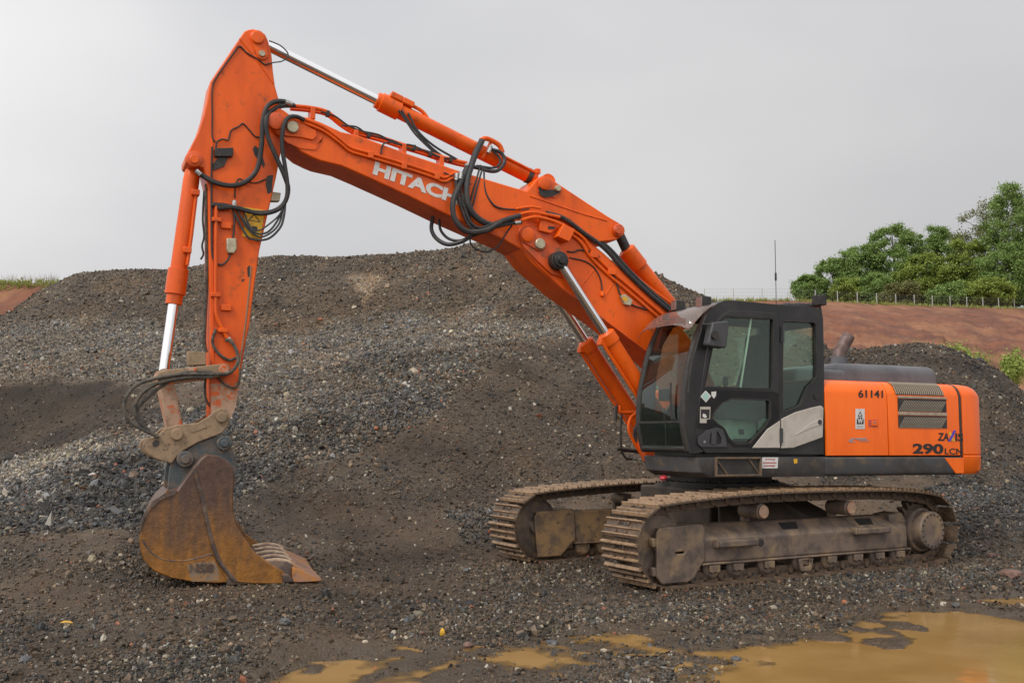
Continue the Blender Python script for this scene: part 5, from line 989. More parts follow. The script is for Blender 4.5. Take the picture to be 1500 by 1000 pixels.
# lip plate and teeth at the mouth
xl_ = gS(*Q4([(830, 915)])[0], HK)[0]; zl = zlow+.015
xt0 = gS(*Q4([(1002, 900)])[0], HK)[0]
m_ = MB(); ys_ = np.linspace(-HK+.01, HK-.01, 6)
lipp = [(xl_+.55, zl+.005), (xl_+.10, zl), (xl_-.06, zl), (xl_-.07, zl+.02), (xl_-.02, zl+.075), (xl_+.18, zl+.10), (xl_+.55, zl+.08)]
m_.prism(lipp, -HK+.01, HK+.006); m_.build('cutting_edge', 'rust_dark', bk, bevel=.008)  # dark colour also paints the shade in the gaps between adapters
NT = 5; TWD = 2*HK/NT
for k in range(NT):
    y_ = -HK+TWD*(k+.5)
    m_ = MB(); vs4 = []
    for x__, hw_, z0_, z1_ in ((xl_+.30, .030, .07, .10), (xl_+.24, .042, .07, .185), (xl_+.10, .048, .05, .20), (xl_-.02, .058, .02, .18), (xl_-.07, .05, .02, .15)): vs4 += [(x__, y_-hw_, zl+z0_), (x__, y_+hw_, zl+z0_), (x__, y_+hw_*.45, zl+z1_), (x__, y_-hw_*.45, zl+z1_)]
    m_.add(vs4, [(3, 2, 1, 0), (16, 17, 18, 19)]+[(4*j+i, 4*j+(i+1) % 4, 4*j+4+(i+1) % 4, 4*j+4+i) for j in range(4) for i in range(4)]); ta_ = m_.build('tooth_adapter', 'rust_dark', bk, bevel=.012)  # dark body colour paints the contact shade between adapters
    m_ = MB(); m_.tube([(xl_+.24, y_, zl+.180), (xl_+.10, y_, zl+.198), (xl_-.02, y_, zl+.178), (xl_-.08, y_, zl+.145)], .017, n=6); m_.build('pale_lit_ridge', 'tooth', bk)  # pale strip paints the lit top against the shaded sides
    m_ = MB(); vs4 = []
    for x__, hw_, z0_, z1_ in ((xl_-.06, TWD*.40, -.005, .135), (xl_-.14, TWD*.46, -.008, .105), (xt0+.07, TWD*.47, -.008, .045), (xt0+random.uniform(-.01, .02), TWD*.42, -.004, .012)): vs4 += [(x__, y_-hw_, zl+z0_), (x__, y_+hw_, zl+z0_), (x__, y_+hw_*.85, zl+z1_), (x__, y_-hw_*.85, zl+z1_)]
    m_.add(vs4, [(3, 2, 1, 0), (12, 13, 14, 15)]+[(4*j+i, 4*j+(i+1) % 4, 4*j+4+(i+1) % 4, 4*j+4+i) for j in range(3) for i in range(4)]); m_.build('bucket_tooth', 'lip', bk, bevel=.008)
# hanger ears
ear = xz(Q4([(300, 290), (400, 226), (480, 198), (520, 192), (548, 205), (562, 245), (580, 285), (592, 335), (580, 400), (480, 420), (300, 468), (252, 452), (262, 350), (270, 325)]), .24)
for y0, y1 in ((.19, .24), (-.24, -.19)): m_ = MB(); m_.prism(ear, y0, y1); m_.build('hanger_ear', 'ears', bk, bevel=.008)
for q_, r_ in (((335, 307), .078), ((525, 230), .07)):
    a_, b_2 = Q4([q_])[0]; q = P3(a_, b_2, .24); m_ = MB(); m_.cyl((q[0], -.30, q[2]), (q[0], .30, q[2]), r_, n=24); m_.cyl((q[0], .295, q[2]), (q[0], .33, q[2]), r_*.55, n=20); m_.build('bucket_pin', 'ears', bk, bevel=.008)

# the worn bucket hangs a little askew: its far side leads and stands higher
for o_ in [bk]+list(bk.children):
    if o_.name.split('.')[0] in ('hanger_ear', 'bucket_pin'): continue
    for v_ in o_.data.vertices:
        k_ = (HK-v_.co.y)/(2*HK); v_.co.x -= .12*k_; v_.co.z += .06*k_
# ---- hoses and pipes ----------------------------------------------
yb = HB+.03
hose('arm_hose', [(428, 153), (416, 149), (404, 149), (394, 154), (388, 165), (384.5, 184), (383, 214), (377, 247), (362, 265), (341, 272), (317, 268), (296, 257), (287, 250)], 0, .026, 'rubber', armo, ys=[.16, .28, .28, .24, .24, .20])
hose('arm_hose', [(432, 155), (410, 156), (394, 166), (390, 176), (392, 199), (404, 229), (416, 256), (422, 277), (416, 298), (398, 310), (371, 311), (344, 304), (318, 305)], 0, .024, 'rubber', armo, ys=[.2, .30, .27, .24, .22])
hose('arm_hose', [(446, 176), (434, 171), (422, 173), (415, 187), (413, 214), (417.5, 244), (421, 271), (419, 292), (407, 307), (383, 313), (359, 308), (329, 301), (310, 300)], 0, .023, 'rubber', armo, ys=[.28, .31, .27, .24, .21])
for pts_, r_ in (([(418, 296), (416, 316), (410, 334), (392, 350), (368, 350), (356, 337), (344, 313)], .012), ([(418, 294), (407, 322), (392, 340), (374, 341), (359, 325), (347, 308)], .011), ([(415, 300), (410, 325), (398, 340), (380, 347), (362, 334), (350, 312)], .010), ([(418, 290), (411, 312), (396, 327), (378, 338), (366, 331), (356, 308)], .009)): hose('thin_hose', pts_, 0, r_, 'rubber', armo, ys=[.25, .28, .24, .21], n=6)
hose('cable', [(388, 95), (400, 92), (413, 90), (421, 84), (421, 77), (412, 68), (402, 63), (394, 60)], HA+.012, .007, 'rubber', armo, n=6)
hose('cable', [(388, 95), (376, 86), (362, 78), (351, 68), (343, 77), (317, 114), (311, 132), (311, 170), (311, 200), (315, 208)], HA+.01, .0075, 'rubber', armo, n=6)
hose('cable', [(334, 206), (336, 200), (339, 191), (350, 185), (356, 181), (365, 190), (374, 200), (383, 200)], HA+.01, .0075, 'rubber', armo, n=6)
hose('cable', [(316, 218), (318, 208), (326, 204), (334, 206)], HA+.02, .009, 'rubber', armo, n=6)
hose('cable', [(390, 262), (374, 268), (358, 265), (350, 262), (345, 272), (344, 290)], HA+.02, .008, 'rubber', armo, n=6)
hose('cable', [(340, 303), (343, 315), (343, 335), (341, 350)], HA+.03, .010, 'rubber', armo, n=6)
hose('cable', [(337, 372), (333, 382), (323, 388), (314, 382), (311, 370), (310, 340), (310, 250), (311, 215)], HA+.02, .010, 'rubber', armo, n=6)
hose('hose_bundle', [(302, 270), (302, 286), (302, 330), (303, 380), (302, 430), (300, 470), (299, 500), (302, 516)], .10, .018, 'rubber_dusty', armo, n=7)
hose('thin_hose', [(299, 280), (297, 320), (299, 345), (296, 360), (298, 372), (294, 380)], .05, .010, 'rubber', armo, n=6)
hose('thin_hose', [(330, 498), (338, 499), (347, 515), (348, 532), (336, 546), (314, 548), (269, 548), (228, 554), (197, 566), (182, 590), (188, 614), (209, 629), (230, 638)], 0, .017, 'rubber_dusty', armo, ys=[.24, .30, .30, .30, .29])
hose('thin_hose', [(312, 552), (270, 553), (230, 562), (206, 578), (197, 602), (209, 623), (231, 640)], .29, .018, 'rubber_dusty', armo)
hose('thin_hose', [(310, 545), (272, 545), (236, 566), (213, 585), (201, 602), (212, 626), (232, 641)], .26, .018, 'rubber_dusty', armo)
hose('thin_hose', [(316, 482), (311, 500), (318, 515), (334, 527), (346, 524)], HA+.02, .014, 'rubber_dusty', armo)
hose('thin_hose', [(303, 545), (300, 565), (302, 585), (310, 600), (306, 612)], .1, .012, 'rubber_dusty', armo)
hose('thin_hose', [(316, 548), (326, 560), (342, 568), (350, 560), (352, 540)], HA+.03, .011, 'rubber_dusty', armo)
# along the boom top
for k, (dy, y_, r_) in enumerate(((0, .17, .022), (5, .10, .018))): hose('boom_pipe', [(425, 155+dy), (455, 158+dy), (479, 164+dy), (500, 180+dy), (520, 191+dy), (560, 202+dy), (590, 212+dy), (620, 221+dy), (640, 228+dy), (670, 236+dy), (684, 239+dy)], y_, r_, 'paint', boom)
for pts_ in ([(470, 164), (490, 170), (510, 184), (530, 192), (556, 198), (580, 211), (604, 213), (640, 229), (668, 233)], [(500, 184), (522, 186), (540, 197), (575, 206), (600, 218), (625, 221), (655, 236)]): hose('cable', pts_, .19, .010, 'rubber', boom, n=6)
for q_ in ((457, 165), (590, 218), (645, 236), (520, 198)): m_ = MB(); p_ = P3(*q_, .14); m_.box((p_[0], .13, p_[2]-.02), (.05, .14, .13)); m_.build('pipe_support', 'paint', boom, bevel=.006)
for q_ in ((480, 167), (540, 198), (606, 217), (630, 226), (660, 234)): m_ = MB(); p_ = P3(*q_, .17); m_.box(p_, (.035, .06, .06)); m_.build('cable_tie', 'dark', boom, bevel=.004)
for dy, r_ in ((0, .015), (6, .013)): hose('side_pipe', [(440, 172+dy), (470, 184+dy), (486, 194+dy), (500, 205+dy), (514, 216+dy), (540, 224+dy), (590, 239+dy), (630, 252+dy), (650, 260+dy), (660, 256+dy), (668, 252+dy)], HB+.025, r_, 'paint', boom)
for q_ in ((543, 227), (592, 243), (640, 258)): m_ = MB(); p_ = P3(*q_, HB+.02); m_.box(p_, (.06, .04, .075)); m_.build('pipe_clamp', 'paint', boom, bevel=.005)
hose('cable', [(558, 226), (560, 214), (566, 209), (580, 209)], HB+.01, .009, 'rubber', boom, n=6)
hose('cable', [(650, 253), (672, 262), (690, 270)], HB+.03, .010, 'rubber', boom, n=6)
BH = [([(706, 206), (697, 224), (690, 244), (684, 266), (684, 292), (692, 312), (708, 325), (722, 330)], .036, [.12, .20, .30, .30, .30]), ([(685, 244), (676, 264), (668, 282), (663, 300), (666, 320), (678, 336), (694, 340), (716, 336), (736, 324), (762, 316)], .032, [.22, .32, .34, .36, .36]),
      ([(668, 258), (669, 284), (677, 308), (686, 328), (698, 338), (718, 334)], .017, [.28, .31]), ([(674, 256), (675, 284), (682, 308), (690, 326), (704, 334), (726, 326), (748, 318)], .017, [.28, .31, .33]),
      ([(704, 242), (697, 266), (690, 292), (686, 318), (692, 334)], .011, [.22, .28]), ([(707, 246), (700, 270), (694, 296), (688, 320), (700, 338)], .011, [.22, .28]), ([(709, 248), (710, 276), (718, 294), (730, 304), (756, 307), (775, 304)], .011, [.22, .27]),
      ([(634, 318), (632, 336), (640, 350), (656, 358), (676, 354), (694, 344), (720, 334), (748, 327), (764, 326)], .023, [.02, .10, .26, .34, .36]), ([(643, 322), (646, 338), (658, 350), (676, 352), (696, 342), (724, 330), (752, 322)], .016, [.02, .12, .28, .34]), ([(688, 344), (690, 358), (700, 366), (714, 369), (730, 360), (740, 344), (750, 330)], .010, [.2, .3]),
      ([(720, 219), (734, 224), (739, 236), (732, 248), (720, 251), (700, 246), (688, 244)], .022, [.13, .18, .2]), ([(722, 222), (731, 230), (732, 240), (722, 246), (698, 243)], .014, [.13, .18]),
      ([(584, 162), (594, 176), (608, 196), (628, 216), (642, 228)], .013, [.1, .16]), ([(598, 166), (612, 192), (636, 214), (670, 234)], .013, [.1, .16]), ([(588, 162), (600, 180), (614, 198), (632, 216), (648, 229)], .012, [.09, .16])]
for pts_, r_, ys_2 in BH: hose('hydraulic_hose', pts_, 0, r_, 'rubber', boom, ys=ys_2)
for q0, q1, y_ in (((706, 207), (702, 216), .13), ((719, 214), (715, 224), .14), ((760, 316), (748, 319), .36), ((762, 326), (754, 327), .36), ((775, 304), (764, 306), .30), ((669, 254), (668, 264), .28), ((675, 252), (674, 262), .28), ((684, 240), (683, 250), .22), ((287, 250), (294, 256), .24), ((343, 294), (343, 304), .21), ((334, 495), (339, 501), .24), ((418, 150), (428, 153), .24)): m_ = MB(); m_.cyl(P3(*q0, y_), P3(*q1, y_), .024, n=8); m_.build('hose_fitting', 'fitting', boom)
for pts_, r_ in (([(748, 318), (775, 311), (800, 314), (820, 318)], .018), ([(760, 324), (782, 318), (805, 322), (826, 330)], .02), ([(756, 306), (775, 303), (792, 305)], .015)): hose('link_pipe', pts_, HL+.08, r_, 'paint', lboom)
m_ = MB(); m_.prism(xz([(794, 312), (802, 312), (802, 320), (812, 322), (813, 336), (806, 342), (790, 338), (790, 330)], HL+.06), HL-.02, HL+.07); m_.build('pipe_bracket', 'paint', lboom, bevel=.006)
m_ = MB(); m_.prism(xz([(826, 328), (843, 336), (834, 354), (817, 346)], HL+.14), HL-.02, HL+.14); m_.build('cover_box', 'paint', lboom, bevel=.006)
m_ = MB(); m_.prism(xz([(803, 331), (813, 332), (812, 336), (803, 335)], HL+.075), HL+.06, HL+.076); m_.build('bracket_slot', 'dark', lboom)
for dx, y_ in ((0, HL+.02), (6, HL-.04)): hose('pressure_hose', [(800+dx, 312), (826+dx, 320), (856+dx, 342), (886+dx, 364), (915+dx, 396), (946+dx, 426), (980+dx, 455)], y_, .028, 'rubber', lboom)
for dx, dy in ((0, 0), (-6, 4)): hose('boom_pipe', [(838+dx, 336+dy), (856+dx, 350+dy), (870+dx, 371+dy), (891+dx, 393+dy), (930+dx, 426+dy), (972+dx, 462+dy)], HL+.02, .016, 'paint', lboom)
hose('boom_pipe', [(812, 318), (850, 332), (880, 352), (905, 378), (940, 412), (985, 446)], HL-.08, .018, 'paint', lboom)
for q_ in ((870, 373), (896, 398)): m_ = MB(); m_.box(P3(*q_, HL+.02), (.1, .04, .07)); m_.build('pipe_clamp', 'paint', lboom, bevel=.005)
hose('cable', [(831, 368), (840, 369), (849, 366), (862, 368), (878, 376)], HL+.012, .010, 'rubber', lboom, n=6)
hose('cable', [(834, 377), (858, 383), (872, 394), (880, 410), (882, 428)], HL+.010, .008, 'rubber', lboom, n=6); m_ = MB(); m_.cyl(P3(882, 428, HL), P3(882, 434, HL+.02), .03, .02, n=10); m_.build('cable_boot', 'paint', lboom)
hose('cable', [(896, 400), (902, 410), (907, 428), (911, 434)], HL+.015, .010, 'rubber', lboom, n=6); hose('cable', [(922, 444), (930, 448), (944, 452), (954, 455), (962, 462)], HL+.015, .010, 'rubber', lboom, n=6)
m_ = MB(); m_.prism(xz([(908, 433), (915, 431), (926, 440), (923, 448), (914, 446)], HL+.03), HL-.002, HL+.05); m_.build('plug_connector', 'zinc', lboom, bevel=.006)
m_ = MB(); m_.prism(xz([(913, 434), (919, 436), (918, 442), (912, 439)], HL+.052), HL+.049, HL+.053); m_.build('connector_label', 'yellow', lboom)
# rail and ladder at the far front corner of the deck
yr = -.12
hose('hand_rail', [(908, 594), (908, 602), (915, 604), (932, 604), (952, 603)], yr, .020, 'paint', rf); hose('hand_rail', [(934, 604), (924, 612), (921, 628), (928, 646), (940, 666)], yr+.12, .020, 'paint', rf)
hose('rail_frame', [(911, 606), (909, 630), (910, 655), (916, 670), (926, 672)], yr, .014, 'dark', rf); hose('rail_frame', [(904, 657), (940, 662)], yr, .022, 'dark', rf)
hose('rail_mirror_arm', [(903, 594), (902, 604), (901, 616)], yr, .02, 'dark', rf)
for pts_ in ([(948, 618), (936, 620), (930, 632), (934, 650), (944, 664)], [(950, 622), (940, 626), (936, 640), (942, 656)]): hose('swivel_hose', pts_, 0.0, .022, 'rubber', rf)
m_ = MB(); m_.prism(xz([(940, 625), (952, 640), (960, 660), (962, 676), (948, 676), (938, 650)], .1), .0, .12); m_.build('cylinder_foot_bracket', 'paint_worn', rf, bevel=.01)

# ---- lettering -----------------------------------------------------
def lettering(name, s_, bl, br, tl, y, mt_, par, bold=.02, extr_=.0015, shear=0):
    cu = bpy.data.curves.new('lettering', 'FONT'); cu.body = s_; cu.offset = bold; cu.shear = shear; cu.resolution_u = 4
    tmp = bpy.data.objects.new('tmp', cu); col.objects.link(tmp); dg = bpy.context.evaluated_depsgraph_get(); dg.update(); me = bpy.data.meshes.new_from_object(tmp.evaluated_get(dg)); bpy.data.objects.remove(tmp)
    n = len(me.vertices); c_ = np.empty(n*3, np.float32); me.vertices.foreach_get('co', c_); c_ = c_.reshape(-1, 3)
    lo, hi = c_.min(0), c_.max(0); u = (c_[:, 0]-lo[0])/(hi[0]-lo[0]); w_ = (c_[:, 1]-lo[1])/(hi[1]-lo[1])
    A, B, C = (gS(*q_, y) for q_ in (bl, br, tl))
    p_ = A+np.outer(u, B-A)+np.outer(w_, C-A); p_[:, 1] = y
    me.vertices.foreach_set('co', p_.astype(np.float32).ravel()); me.polygons.foreach_set('use_smooth', [False]*len(me.polygons)); me.update(); me.materials.clear(); me.materials.append(MT[mt_])
    o = bpy.data.objects.new(name, me); col.objects.link(o); o.parent = par
    if par is exc: o.rotation_euler = (0, 0, PSI)
    md = o.modifiers.new('thick', 'SOLIDIFY'); md.thickness = extr_; md.offset = 0; return o
lettering('lettering', 'HITACHI', (545.6, 255), (677, 303), (550, 236), HB+.003, 'white', boom, .05)
lettering('number', '61141', (1257.5, 582), (1293.5, 582.5), (1257.5, 570.5), YS+.003, 'black_ink', d1, .02)
lettering('lettering', 'ZA', (1373.5, 645), (1390, 645.5), (1374.5, 633.5), YS+.003, 'black_ink', d2, .03); lettering('lettering', 'IS', (1399.5, 646), (1411, 646.5), (1399.5, 634), YS+.003, 'black_ink', d2, .03)
decal('lettering_stroke', [(1389, 632.5), (1393, 632.5), (1399.5, 646), (1394.5, 646)], YS+.003, 'yellow', d2); decal('lettering_stroke', [(1397, 630), (1400.5, 630), (1392.5, 646), (1389, 646)], YS+.0048, 'blue', d2)
lettering('lettering', '290', (1337, 664.5), (1382, 665), (1337, 649), YS+.003, 'black_ink', d2, .04); lettering('lettering', 'LCN', (1384, 665), (1410, 665.5), (1384, 656), YS+.003, 'black_ink', d2, .02)
pl_ = decal('plate_sign', [(1253, 598.5), (1266.5, 598.5), (1266.5, 628), (1253, 628)], YS+.003, 'white', d1)
tri = [(1260, 602), (1263.5, 609.5), (1256.5, 609.5)]; m_ = MB(); t2 = xz(tri, YS+.005); m_.prism(t2, YS+.0048, YS+.0062, holes=[inset(t2, .6)]); m_.build('sign_triangle', 'black_ink', d1)
decal('sign_field', [(1255.3, 614), (1257, 610.8), (1263, 610.8), (1264.8, 614), (1265, 621), (1255, 621)], YS+.0048, 'black_ink', d1)
lettering('lettering', 'W', (1256, 620), (1264, 620), (1256.3, 612), YS+.0072, 'white', d1, .03)
for yy in (623.6, 625.4): decal('sign_line', [(1255, yy), (1265, yy), (1265, yy+.5), (1255, yy+.5)], YS+.0048, 'grey_ink', d1)
m_ = MB(); m_.prism(xz([(1272, 614.5), (1285.5, 614.5), (1285.5, 624.5), (1272, 624.5)], YS), YS-.002, YS+.004); m_.build('latch_recess', 'red_ink', d1); m_ = MB(); m_.prism(xz([(1276, 616), (1284.5, 616), (1284.5, 623.5), (1276, 623.5)], YS), YS+.003, YS+.014); m_.build('door_latch', 'hood', d1, bevel=.004)
m_ = MB(); q = P3(1279.5, 619, YS); m_.cyl((q[0], YS+.013, q[2]), (q[0], YS+.017, q[2]), .012, n=12); m_.build('latch_lock', 'fitting', d1)
m_ = MB(); sw_ = xz([(1242.5, 645.5), (1245, 642.5), (1250, 641), (1256, 641.5), (1251, 642.8), (1247.5, 644.5), (1249, 646.5), (1254, 645.8), (1250, 647.6), (1245, 647.5)], YS); m_.prism(sw_, YS+.003, YS+.0042); m_.build('swoosh_mark', 'grey_ink', d1)
for a_, b_2, c_2, mk in ((1254, 641.2, 1270, 'grey_ink'), (1258, 645, 1273.5, 'grey_ink')): decal('small_print', [(a_, b_2), (c_2, b_2), (c_2-.5, b_2+(2.4 if b_2 < 643 else 1.2)), (a_-.5, b_2+(2.4 if b_2 < 643 else 1.2))], YS+.003, mk, d1)
lettering('lettering', 'Achtung!', (1120.5, 674.2), (1135, 674.2), (1120.8, 670.8), YS+.0055, 'red_ink', rf, .01)
for yy, a_, b_2 in ((676.6, 1118, 1137), (681, 1119.5, 1135.5)): decal('notice_line', [(a_, yy), (b_2, yy), (b_2-.3, yy+1.6), (a_-.3, yy+1.6)], YS+.0052, 'red_ink', rf)
lettering('cast_lettering', 'NSI8', (276.5, 837.5), (312.5, 838), (277.5, 824.5), HK+.0165, 'rust_dark', bk, .03, .012)
# ------------------------------------------------------------------ red embankment, fence, trees beyond
def bank(name, cols_, v_rows, mt_, label, rise=0.0):
    px_ = np.array([c[0] for c in cols_], float); fine = np.arange(px_[0], px_[-1]+1, 2.5)
    tops = np.array([[*c[1:]] for c in cols_], float)           # top row, distance of the top, toe distance, toe height
    tp_ = np.stack([np.interp(fine, px_, tops[:, k]) for k in range(tops.shape[1])], 1)
    s_ = np.concatenate([np.linspace(0, 1, v_rows), [1.06, 1.5]])
    A_ = np.array([gV(f_, r_[0], r_[1]) for f_, r_ in zip(fine, tp_)]); B_ = np.array([gV(f_, 641, r_[2]) for f_, r_ in zip(fine, tp_)]); B_[:, 2] = tp_[:, 3]
    D_ = (A_-B_)[:, None]; t_ = s_[None, :, None]; Q_ = B_[:, None]+D_*np.minimum(t_, 1)+D_*np.array([1, 1, 0])*np.maximum(t_-1, 0)*1.2
    ft = fine[:, None]+0*t_[..., 0]; tt_ = t_[..., 0]+0*ft
    n_ = .8*fbm(Q_[..., 0]*.15, Q_[..., 1]*.15, 4, 31)+.32*fbm(ft*.05+tt_*4.2, tt_*.8, 5, 35, .6)+.55*fbm(Q_[..., 0]*.9, Q_[..., 1]*.9, 4, 38, .6)
    Q_[..., 2] += np.maximum(tt_-1, 0)*rise
    Q_[..., 2] += n_*(np.sin(np.minimum(tt_, 1)*math.pi)*.8+.10); vs5 = Q_.reshape(-1, 3)
    me = grid_mesh(name, np.array(vs5), len(fine), len(s_)); me.materials.append(mt_); o = bpy.data.objects.new(name, me); col.objects.link(o); tag(o, label, 'embankment', kind='structure'); return o
MT['redsoil'] = surf('red_clay_bank', (.19, .070, .034), (.115, .044, .026), .5, .36, .64, rough=.9, dirt=(.25, .115, .054), dscale=.16, dlo=.46, dhi=.66, bump=1.0, bscale=2.2, stretch=(.5, 1.2, 1.6))
BANK = [(860, 452, 100, 45, -1.3), (1020, 441, 96, 45, -1.3), (1160, 440, 100, 45, -1.3), (1210, 442, 102, 45, -1.3), (1300, 446, 108, 45, -1.3), (1400, 449, 115, 45, -1.3), (1500, 452, 123, 45, -1.3), (1900, 470, 150, 45, -1.3), (2500, 500, 170, 45, -1.3)]
bank('embankment', BANK, 90, MT['redsoil'], 'red clay embankment below the wire fence', 4.5)
bank('embankment', [(-500, 415, 62, 41, -1.3), (0, 416, 60, 41, -1.3), (70, 416, 59, 41, -1.3), (170, 430, 58, 41, -1.3), (300, 470, 58, 41, -1.3)], 60, MT['redsoil'], 'red earth bank with grass on top beside the brown heap')
def bank_top(px):
    c = np.array(BANK, float); return gV(px, np.interp(px, c[:, 0], c[:, 1]), np.interp(px, c[:, 0], c[:, 2]))
# fence of posts and wire
MT['post'] = surf('weathered_fence_post', (.42, .42, .40), (.3, .3, .28), 6, .4, .65, rough=.8)
MT['wire'] = surf('galvanised_wire', (.20, .21, .21), rough=.5, metal=.3)
fe = bpy.data.objects.new('fence', None); col.objects.link(fe); f0 = bank_top(1025); fe.location = f0
tag(fe, 'wire mesh fence with pale posts along the top of the embankment', 'fence')
pst = MB(); pst.cyl((0, 0, -.3), (0, 0, 1.22), .05, n=6); PST = pst.mesh('post', 'post'); pxs = []; x_ = 1032.0; last = bank_top(x_)
while x_ < 1530:
    pxs.append(x_); p_ = last
    while np.hypot(*(bank_top(x_)-p_)[:2]) < 3.35: x_ += .5
    last = bank_top(x_)
tops_ = []
for x_ in pxs: p_ = bank_top(x_); tops_.append(p_); lnk('post', PST, fe, Matrix.Translation(Vector(p_-f0)))
for h_ in (1.18, .85, .5, .18): m_ = MB(); m_.tube([Vector(p_-f0)+Vector((0, 0, h_)) for p_ in tops_], .007, n=4, smooth=False); m_.build('wire', 'wire', fe)
msh = MB()
for a, b_ in zip(tops_[:-1], tops_[1:]):
    for t in np.linspace(0, 1, 12)[:-1]: q = Vector(a+(b_-a)*t-f0); msh.tube([q+Vector((0, 0, .1)), q+Vector((0, 0, 1.18))], .0035, n=3, smooth=False)
mo2 = msh.build('wire_mesh', 'wire', fe); mo2['kind'] = 'stuff'

# foliage
def leaf_mat(name, c1, c2, c3):
    mt, n, l, b = _new(name)
    g = n.new('ShaderNodeNewGeometry'); r = n.new('ShaderNodeValToRGB'); e = r.color_ramp.elements; e[0].color = rgba(c1); e[1].color = rgba(c3); e.new(.5).color = rgba(c2)
    l.new(g.outputs['Random Per Island'], r.inputs[0]); l.new(r.outputs[0], b.inputs['Base Color']); b.inputs['Roughness'].default_value = .6; b.inputs['Specular IOR Level'].default_value = .25
    tr = n.new('ShaderNodeBsdfTranslucent'); l.new(r.outputs[0], tr.inputs[0]); mxs = n.new('ShaderNodeMixShader'); mxs.inputs[0].default_value = .28
    l.new(b.outputs[0], mxs.inputs[1]); l.new(tr.outputs[0], mxs.inputs[2]); l.new(mxs.outputs[0], n['Material Output'].inputs[0]); return mt
MT['leaf1'] = leaf_mat('beech_leaves', (.12, .195, .05), (.20, .30, .08), (.29, .40, .13))
MT['leaf2'] = leaf_mat('yellow_green_leaves', (.16, .21, .04), (.24, .31, .06), (.33, .40, .10))
MT['leaf3'] = leaf_mat('olive_leaves', (.13, .14, .05), (.18, .19, .07), (.24, .25, .10))
MT['bark'] = surf('grey_brown_bark', (.09, .075, .06), (.06, .05, .04), 3, .4, .6, rough=.9)
def leaves_mesh(name, pts, nrm, size, mt_):
    n = len(pts); a = rng.normal(size=(n, 3)); a -= nrm*np.sum(a*nrm, 1)[:, None]; a /= np.linalg.norm(a, axis=1)[:, None]; b_ = np.cross(nrm, a)
    s_ = (size*rng.uniform(.6, 1.4, n))[:, None]; w_ = .55
    v_ = np.stack([pts-a*s_, pts+b_*s_*w_+nrm*s_*.12, pts+a*s_, pts-b_*s_*w_+nrm*s_*.12], 1).reshape(-1, 3)
    me = bpy.data.meshes.new(name); me.vertices.add(4*n); me.vertices.foreach_set('co', v_.astype(np.float32).ravel())
    me.loops.add(4*n); me.loops.foreach_set('vertex_index', np.arange(4*n, dtype=np.int32)); me.polygons.add(n); me.polygons.foreach_set('loop_start', np.arange(0, 4*n, 4, dtype=np.int32))
    me.update(calc_edges=True); me.materials.append(MT[mt_]); return me
def tree(name, px, top_py, v, halfw_px, mt_, label, dens=1.0, sparse=0.0, base_py=None, grp=None):
    base = gV(px, base_py or 446, v); top = gV(px, top_py, v); H = top[2]-base[2]; W = halfw_px/FPX*v
    root = bpy.data.objects.new(name, None); col.objects.link(root); root.location = base; tag(root, label, 'tree', grp)
    m_ = MB(); m_.cyl((0, 0, -.5), (0, 0, H*.45), .022*H, .014*H, n=8); m_.cyl((0, 0, H*.45), (.02*H, 0, H*.85), .014*H, .004*H, n=7)
    clumps = []; NC = int(80*dens)+18
    for k in range(NC):
        t = rng.uniform(0, .98); th = rng.uniform(0, 2*math.pi); env = math.sin(math.pi*(.10+.72*(1-t)**.8)) ; r_ = W*env*rng.uniform(.25, 1.0)**.6
        c_ = np.array([r_*math.cos(th), r_*math.sin(th), H*(.03+.95*t)]); clumps.append((c_, W*rng.uniform(.16, .34)*(1-.40*t)))
        if k % 5 == 0 or (sparse > .5 and k % 2): z0 = c_[2]*.55; m_.tube([(0, 0, z0), tuple(c_*np.array([.5, .5, 1])*np.array([1, 1, .9])), tuple(c_)], (.0022 if sparse else .003)*H, n=4, sub=3)
    m_.build('trunk', 'bark', root)
    P_, N_ = [], []
    for c_, r_ in clumps:
        n = int(520*dens*(r_/(.26*W))**1.6*(1-.7*sparse))+25; d_ = rng.normal(size=(n, 3)); ln_ = np.linalg.norm(d_, axis=1)[:, None]; d_ /= ln_
        rr = r_*ln_*.52; wob = 1+.35*np.sin(d_[:, :1]*5+c_[0])*np.cos(d_[:, 1:2]*4+c_[1])
        P_.append(c_+d_*rr*wob*np.array([1, 1, .72])); N_.append(d_*.6+rng.normal(size=(n, 3))*.5+np.array([0, 0, .55]))
    P_, N_ = np.concatenate(P_), np.concatenate(N_); N_ /= np.linalg.norm(N_, axis=1)[:, None]
    P_ = P_[P_[:, 2] > .1]; N_ = N_[:len(P_)]
    lnk('crown', leaves_mesh('crown', P_, N_, .00100*v, mt_), root)
GR = 'trees on the ridge behind the fence'
